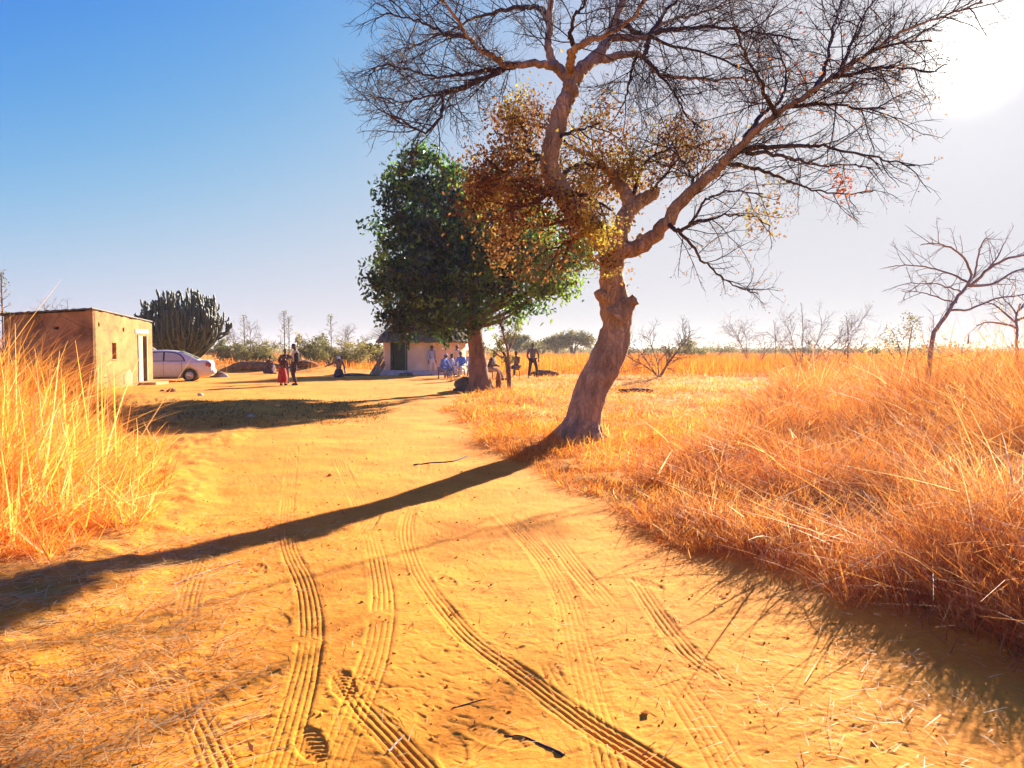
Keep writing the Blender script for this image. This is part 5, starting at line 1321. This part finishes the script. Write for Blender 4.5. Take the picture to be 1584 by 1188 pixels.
# ------------------------------------------------------------------ grass and ground litter (uncountable)
def img_sample(n, x0, x1, y0, y1, power=1.0, rng=RNG):
    """scatter over the ground wedge between two bearings and two distances; power>0 favours far ground less"""
    px = rng.uniform(x0, x1, n)
    dn, df = CAM_H * FPX / (y1 - 540), CAM_H * FPX / (y0 - 540)
    u = rng.random(n)
    if power == 1.0: d = dn * (df / dn) ** u
    else: d = (dn ** (1 - power) + u * (df ** (1 - power) - dn ** (1 - power))) ** (1 / (1 - power))
    return (px - 792) / FPX * d, d
def tall_w(x, y):
    """0..1 how tall the grass stands right of the track"""
    s = x - (1.15 + np.maximum(0, y - 6.9) * 0.36 + np.maximum(0, 6.9 - y) * 0.05) + 0.9 * fbm(x * .8, y * .8, 3, 120)
    return sstep(-.1, 1.5, s)
def tufts(B, cx, cy, cz, H, tint, nb, rr, wd, lean=.38, curve=.5, rng=RNG, L=5):
    """tussocks: blades fanning out of each centre"""
    N = len(cx); k = np.repeat(np.arange(N), nb); m = len(k)
    a = rng.random(m) * 6.283; r = np.sqrt(rng.random(m)) * rr[k]
    h = H[k] * (.35 + .8 * rng.random(m) ** .8)
    B.add(cx[k] + r * np.cos(a), cy[k] + r * np.sin(a), cz[k] - .02, h, wd[k] * rng.uniform(.5, 1.6, m), a + rng.normal(size=m) * .7,
          np.abs(rng.normal(size=m)) * lean + r / np.maximum(rr[k], .01) * .18, np.abs(rng.normal(size=m)) * curve, np.clip(tint[k] + rng.normal(size=m) * .16, 0, 1), L=L)
    return k, a, r, h
def grass_right():
    B = Blades()
    n = 7200
    x, y = img_sample(n, 800, 1760, 572, 1150, 1.05)
    k = y < 60; x, y = x[k], y[k]
    h0, s = ground_base(x, y); tw = tall_w(x, y); edge = 1 - sstep(-.30, .05, s)
    cl = fbm(x * .9, y * .9, 2, 121) + .5
    k = RNG.random(len(x)) < edge * sstep(.03, .3, tw) * (.45 + .7 * cl)
    x, y, z, tw, cl = x[k], y[k], h0[k], tw[k], cl[k]; m = len(x)
    far = np.maximum(0, y - 6.9) * .36
    H = (0.22 + 0.46 * tw + 0.34 * sstep(1.6, 4.5, x - 1.15 - far)) * RNG.uniform(.45, 1.25, m) * (.55 + .9 * cl)
    H *= .88
    H *= 1 + .6 * sstep(3.0, 7.0, x) * sstep(4.5, 7.5, y) * (1 - sstep(18, 30, y)) - .2 * (y < 4.6)
    tint = np.clip(.40 + .6 * fbm(x * .6, y * .6, 3, 122) + RNG.normal(size=m) * .16, 0, 1)
    wd = np.clip(.0034 + y * .00050, .004, .024)
    k, a, r, h = tufts(B, x, y, z, H, tint, 26, RNG.uniform(.05, .16, m) * (1 + y * .02), wd)
    # feathery seed heads: short bristles round some of the stem tips
    j = RNG.choice(len(k), 6500); t = RNG.uniform(.55, 1.0, len(j)); q = np.repeat(np.arange(len(j)), 11)
    xx = x[k[j]] + r[j] * np.cos(a[j]) + h[j] * .35 * np.cos(a[j]) * t; yy = y[k[j]] + r[j] * np.sin(a[j]) + h[j] * .35 * np.sin(a[j]) * t; zz = z[k[j]] + h[j] * t * .9
    nn = len(q); sp = RNG.normal(size=(nn, 3)) * np.array([.022, .022, .05])
    B.add(xx[q] + sp[:, 0], yy[q] + sp[:, 1], zz[q] + sp[:, 2], RNG.uniform(.025, .075, nn), wd[k[j]][q] * .8, RNG.random(nn) * 6.28, RNG.normal(size=nn) * .9, np.abs(RNG.normal(size=nn)) * .4, np.clip(tint[k[j]][q] + .1 + RNG.normal(size=nn) * .15, 0, 1), L=3)
    # bent pale stalks and broad dry blades lying across
    q = RNG.choice(m, 2600); nq = 2600
    B.add(x[q], y[q], z[q] + H[q] * RNG.uniform(.1, .85, nq), RNG.uniform(.10, .45, nq), wd[q] * RNG.uniform(1.2, 3.0, nq), RNG.random(nq) * 6.28, RNG.uniform(.9, 2.6, nq), RNG.uniform(0, .6, nq), RNG.uniform(.72, 1, nq), L=5)
    # matted understorey
    q = RNG.choice(m, 26000); sp = RNG.normal(size=(26000, 2)) * .16 * (1 + y[q] * .03)[:, None]
    B.add(x[q] + sp[:, 0], y[q] + sp[:, 1], z[q] - .01, H[q] * RNG.uniform(.15, .45, 26000), wd[q], RNG.random(26000) * 6.28, RNG.normal(size=26000) * 1.2, np.abs(RNG.normal(size=26000)) * .6, np.clip(tint[q] - .15 + RNG.normal(size=26000) * .2, 0, 1), L=4)
    kind(B.build("tall_russet_grass", M_REDGRASS), 'stuff', "tall feathery russet grass right of the track", "grass")
def grass_short():
    """trampled straw and short grass round the big trunk and over the field"""
    B = Blades(); n = 125000
    x, y = img_sample(n, 680, 1500, 574, 860, 1.15)
    h0, s = ground_base(x, y); tw = tall_w(x, y)
    k = (s < .12) & (RNG.random(len(x)) < (1 - .8 * tw) * (.35 + fbm(x * 1.5, y * 1.5, 3, 131) + .45) * (1 - .25 * sstep(22, 34, y)))
    x, y, z, s = x[k], y[k], h0[k], s[k]; m = len(x)
    H = RNG.uniform(.06, .26, m) * (.7 + .8 * (fbm(x, y, 2, 132) + .4))
    wd = np.clip(.003 + y * .0005, .004, .02) * RNG.uniform(.7, 1.6, m)
    tint = np.clip(.24 + .6 * fbm(x * .9, y * .9, 3, 133) + RNG.normal(size=m) * .26, 0, 1)
    B.add(x, y, z - .01, H, wd, RNG.random(m) * 6.28, RNG.normal(size=m) * 1.6, np.abs(RNG.normal(size=m)) * .9, tint, L=4)
    kind(B.build("short_straw_grass", M_GRASS), 'stuff', "short trampled straw coloured grass around the big trunk", "grass")
def grass_left():
    B = Blades(); n = 5200
    x, y = img_sample(n, -160, 330, 612, 900, 1.0)
    h0, s = ground_base(x, y)
    lim = np.interp(y, [4.5, 5.2, 5.95, 8.1, 11.9, 16.2, 22], [-3.25, -3.1, -3.0, -3.7, -5.6, -8.0, -11.5])
    e = (lim - x) + .5 * fbm(x * 1.1, y * 1.1, 3, 141)
    wgt = sstep(-.2, .9, e); cl = fbm(x * 1.3, y * 1.3, 2, 142) + .5
    k = (RNG.random(n) < wgt * (.35 + .8 * cl)) & ~((y > 21) & (x > -14.0))
    x, y, z, wgt, e, cl = x[k], y[k], h0[k], wgt[k], e[k], cl[k]; m = len(x)
    H = (.26 + .62 * sstep(.1, 1.9, e) + .62 * sstep(1.0, 2.4, e)) * RNG.uniform(.5, 1.25, m) * (.6 + .75 * cl) * (1 - .2 * sstep(9, 16, y)) * (.5 + .5 * sstep(4.9, 6.3, y))
    wd = np.clip(.0045 + y * .0006, .005, .018)
    tint = np.clip(.42 + .5 * fbm(x * .9, y * .9, 3, 143) + RNG.normal(size=m) * .16, 0, 1)
    tufts(B, x, y, z, H, tint, 17, RNG.uniform(.05, .15, m) * (1 + y * .02), wd, .42, .6)
    # broken, kinked and fallen stems
    q = RNG.choice(m, 6000); qq = len(q)
    B.add(x[q], y[q], z[q] + H[q] * RNG.uniform(0, .5, qq), RNG.uniform(.2, .55, qq), wd[q] * 1.2, RNG.random(qq) * 6.28, RNG.normal(size=qq) * 1.4, RNG.uniform(0, .5, qq), np.clip(tint[q] + .2, 0, 1), L=4)
    # tall reed-like stalks rising against the house
    t = RNG.choice(np.where((e > .35) & (y < 11) & (y > 5.3))[0], 190); tt = len(t)
    Hs = RNG.uniform(.95, 1.75, tt) * (.75 + .25 * sstep(.3, 1.8, e[t])) * np.clip(y[t] / 6.5, .8, 1.15)
    B.add(x[t], y[t], z[t], Hs, RNG.uniform(.012, .022, tt), RNG.random(tt) * 6.28, RNG.normal(size=tt) * .28, np.abs(RNG.normal(size=tt)) * .12, np.clip(.8 + RNG.normal(size=tt) * .12, 0, 1), L=4)
    kind(B.build("tall_dry_grass", M_GRASS), 'stuff', "tall golden dry grass with broken stalks at the left", "grass")
def grass_far():
    """belts of standing dry grass behind the yard and across the field to the horizon"""
    B = Blades()
    n = 60000
    d = RNG.uniform(36, 110, n) ** 1.0; px = RNG.uniform(770, 1700, n); x = (px - 792) / FPX * d; y = d
    k = RNG.random(n) < (sstep(38, 46, y + 7 * fbm(x * .15, y * .15, 2, 151)) * (.4 + .9 * (fbm(x * .3, y * .3, 2, 152) + .4)))
    x, y = x[k], y[k]; z, _ = ground_base(x, y); m = len(x)
    B.add(x, y, z - .03, RNG.uniform(.6, 1.25, m), np.clip(y * .0008, .03, .09), RNG.random(m) * 6.28, RNG.normal(size=m) * .3, np.abs(RNG.normal(size=m)) * .4, np.clip(.06 + .4 * fbm(x * .2, y * .2, 3, 153) + RNG.normal(size=m) * .2, 0, 1), L=3)
    n = 15000
    d = RNG.uniform(47, 75, n); px = RNG.uniform(-60, 600, n); x = (px - 792) / FPX * d; y = d
    k = RNG.random(n) < sstep(47, 54, y + 4 * fbm(x * .2, y * .2, 2, 154)); x, y = x[k], y[k]; z, _ = ground_base(x, y); m = len(x)
    B.add(x, y, z - .03, RNG.uniform(.25, .75, m), np.clip(y * .0008, .03, .08), RNG.random(m) * 6.28, RNG.normal(size=m) * .3, np.abs(RNG.normal(size=m)) * .4, np.clip(.06 + .4 * fbm(x * .2, y * .2, 3, 155) + RNG.normal(size=m) * .2, 0, 1), L=3)
    # far plain
    n = 30000
    d = 100 * (12 ** RNG.random(n)); px = RNG.uniform(-200, 1800, n); x = (px - 792) / FPX * d; y = d; m = n
    B.add(x, y, np.zeros(m) - .03, RNG.uniform(.5, 1.1, m), np.clip(y * .0012, .1, 1.2), RNG.random(m) * 6.28, RNG.normal(size=m) * .3, np.abs(RNG.normal(size=m)) * .4, np.clip(.05 + RNG.normal(size=m) * .2, 0, 1), L=3)
    kind(B.build("distant_dry_grass", M_GRASS), 'stuff', "belts of standing orange dry grass across the far field", "grass")
    # grass fringe at the foot of the mud house
    B = Blades(); n = 9000
    x = RNG.uniform(-21, -12.5, n); y = RNG.uniform(20.5, 27.6, n); z, _ = ground_base(x, y)
    k = (RNG.random(n) < .25 + .9 * sstep(24.2, 26.3, y) * (x < -13.7)) & ~((y > 25.6) & (x > -13.9)); x, y, z = x[k], y[k], z[k]; m = len(x)
    B.add(x, y, z - .02, RNG.uniform(.08, .42, m), RNG.uniform(.010, .02, m), RNG.random(m) * 6.28, RNG.normal(size=m) * .5, np.abs(RNG.normal(size=m)) * .5, np.clip(.6 + RNG.normal(size=m) * .2, 0, 1), L=4)
    kind(B.build("verge_grass", M_GRASS), 'stuff', "short dry grass at the foot of the mud house", "grass")
def weeds():
    B = Blades(); n = 15000
    x, y = img_sample(n, 60, 600, 606, 700, 1.2)
    h0, s = ground_base(x, y)
    c = (x + 6.2) / 4.2; d = (y - 18.5) / 4.0
    k = (c * c + d * d < 1.1) & (RNG.random(n) < .15 + 1.3 * fbm(x * .9, y * .9, 3, 161) + .45) & (x < -2.6 - (y - 15) * .05)
    x, y, z = x[k], y[k], h0[k]; m = len(x)
    B.add(x, y, z - .01, RNG.uniform(.03, .10, m), RNG.uniform(.012, .03, m), RNG.random(m) * 6.28, RNG.normal(size=m) * .9, np.abs(RNG.normal(size=m)) * .5, RNG.random(m), L=3)
    kind(B.build("ground_weeds", M_WEED), 'stuff', "low green and brown weeds on the shaded yard edge", "weeds")
def litter():
    B = Blades()
    # loose straw thick along both verges, thin on the track
    n = 105000
    x, y = img_sample(n, -150, 1750, 600, 1230, 1.0)
    h0, s = ground_full(x, y)
    dens = (1 - sstep(-.9, .35, s)) * .9 + .035 + .10 * (np.abs(x) > 0) * sstep(.15, .4, fbm(x * 1.2, y * 1.2, 3, 171)) + .85 * (y < 7.0) * sstep(-.9, -2.2, x + .5 * fbm(x * 1.5, y * 1.5, 2, 172))
    k = RNG.random(n) < dens; x, y, z = x[k], y[k], h0[k]; m = len(x)
    big = (RNG.random(m) < .06)
    B.add(x, y, z + RNG.uniform(.002, .03, m), np.where(big, RNG.uniform(.10, .26, m), RNG.uniform(.025, .11, m)) / 5, np.clip(.0025 + y * .0005, .0035, .012) * RNG.uniform(.7, 1.7, m), RNG.random(m) * 6.28, RNG.uniform(4.0, 8.0, m), RNG.normal(size=m) * .9, np.clip(.6 + RNG.normal(size=m) * .28, 0, 1), L=4)
    # long straws lying parallel on the left verge
    n = 2200
    x = RNG.uniform(-4.2, -1.0, n); y = RNG.uniform(2.6, 6.0, n); z, _ = ground_full(x, y); k = x < -1.0 - .5 * (y - 3.2); x, y, z = x[k], y[k], z[k]; m = len(x)
    B.add(x, y, z + .015, RNG.uniform(.10, .34, m) / 7, RNG.uniform(.005, .010, m), rad(35) + RNG.normal(size=m) * .7, RNG.uniform(6, 8.5, m), RNG.normal(size=m) * .8, RNG.uniform(.6, 1, m), L=4)
    kind(B.build("loose_straw", M_STRAW), 'stuff', "loose straw and chaff scattered over the track and verges", "straw")
    # clods and pebbles of sand
    n = 1500
    x, y = img_sample(n, 0, 1584, 600, 1200, 1.1); z, s = ground_full(x, y)
    k = (s > -.1); x, y, z = x[k], y[k], z[k]; m = len(x)
    ico = bmesh.new(); bmesh.ops.create_icosphere(ico, subdivisions=1, radius=1); ico.verts.ensure_lookup_table()
    iv = np.array([v.co[:] for v in ico.verts]); it = np.array([[v.index for v in f.verts] for f in ico.faces]); ico.free()
    r = RNG.uniform(.002, .0065, m) * (1 + y * .10) * np.where(RNG.random(m) < .05, 2.0, 1)
    V = iv[None] * (r[:, None, None] * RNG.uniform(.6, 1.4, (m, len(iv), 1))) * RNG.uniform(.6, 1.3, (m, 1, 3)) + np.stack([x, y, z], 1)[:, None]
    T = it[None] + (np.arange(m) * len(iv))[:, None, None]
    kind(mesh_np("sand_clods", V.reshape(-1, 3), None, T.reshape(-1, 3), M_GROUND, attrs={'road': np.ones(m * len(iv))}), 'stuff', "small clods of dried sand on the track", "clods")
    # leaf scraps
    n = 170
    x, y = img_sample(n, 100, 1400, 600, 1200, 1.0); z, s = ground_full(x, y)
    o = leaves("fallen_leaves", np.stack([x, y, z + .012], 1), RNG.uniform(.015, .05, n), M_DRYLEAF, None, RNG.random(n) * .5, .5)
    kind(o, 'stuff', "dry brown leaf scraps lying on the track", "leaves")
grass_right(); grass_short(); grass_left(); grass_far(); weeds(); litter()

# a few fallen twigs one can tell apart, and one shadow streak
def ground_twig(pts, r0, r1, label, mat=M_TWIG, fork=None):
    W = []
    for a, b in catmull(pts, 5):
        gx, gy = G(a, b); hh, _ = ground_full(np.array([gx]), np.array([gy])); W.append((gx, gy, float(hh[0]) + r0 * .8))
    W = np.array(W); c = W.mean(0); t = Tubes(); t.add(W - c, np.linspace(r0, r1, len(W)), 7, .15)
    if fork is not None:
        a = W[len(W) // 2] - c; t.add(np.array([a, a + [fork[0] * .5, fork[1] * .5, .02], a + [fork[0], fork[1], .01]]), np.array([r0 * .6, r0 * .45, r0 * .25]), 6)
    o = t.build("fallen_twig", mat); o.location = c; tag(o, label, "twig", "fallen twigs on the track")
ground_twig([(780, 1136), (810, 1143), (840, 1156), (872, 1172)], .0025, .006, "dark curved twig lying on the sand at bottom centre")
ground_twig([(640, 718), (670, 714), (700, 711), (722, 703)], .009, .012, "dark stick shape standing in for a shadow streak left of the grass bank")  # shadow streak shaped as a dark stick, no real twig
ground_twig([(268, 905), (330, 880), (372, 866)], .006, .004, "pale straw coloured stick across the trunk's shadow", M_STONE)
ground_twig([(600, 1165), (625, 1140)], .005, .003, "short pale twig crossing the tyre tracks near the bottom edge", M_STONE)
ground_twig([(700, 1098), (735, 1088), (752, 1084)], .0025, .0015, "short dark twig right of the clear shoe print", M_TWIG)

# far scrub closing the horizon: nobody could count it
def scrub_line():
    n = 420; C = []; T = []
    for i in range(n):
        d = 160 * (4 ** random.random()); a = rad(random.uniform(-42, 42)); cx, cy = d * math.sin(a), d * math.cos(a)
        hh = random.uniform(1.2, 2.6) * (1 + (random.random() < .12) * .9); m = 110
        v = RNG.normal(size=(m, 3)) * np.array([hh * .75, hh * .6, hh * .28]); v[:, 2] = np.abs(v[:, 2]) * 1.25 + .1
        C.append(v + [cx, cy, 0]); T.append(np.full(m, RNG.random()) + RNG.normal(size=m) * .15)
    C = np.vstack(C); kind(leaves("distant_scrub", C, RNG.uniform(.5, 1.0, len(C)), M_PALEBUSH, None, np.concatenate(T), .6), 'stuff', "pale distant scrub along the horizon", "scrub")
scrub_line()
def haze():
    bm = bmesh.new(); box(bm, (-6100, -6100, -1.5), (6100, 6100, 12.6))
    m = bpy.data.materials.new("haze_air"); m.use_nodes = True; n = m.node_tree.nodes; n.clear()
    out = n.new('ShaderNodeOutputMaterial'); v = n.new('ShaderNodeVolumePrincipled')
    v.inputs['Color'].default_value = (.92, .90, .86, 1); v.inputs['Density'].default_value = HAZE; v.inputs['Anisotropy'].default_value = 0.2
    m.node_tree.links.new(v.outputs[0], out.inputs['Volume'])
    kind(bm_obj("haze", bm, m), 'stuff', "thin warm haze in the air", "haze")
HAZE = 0.00045
haze()
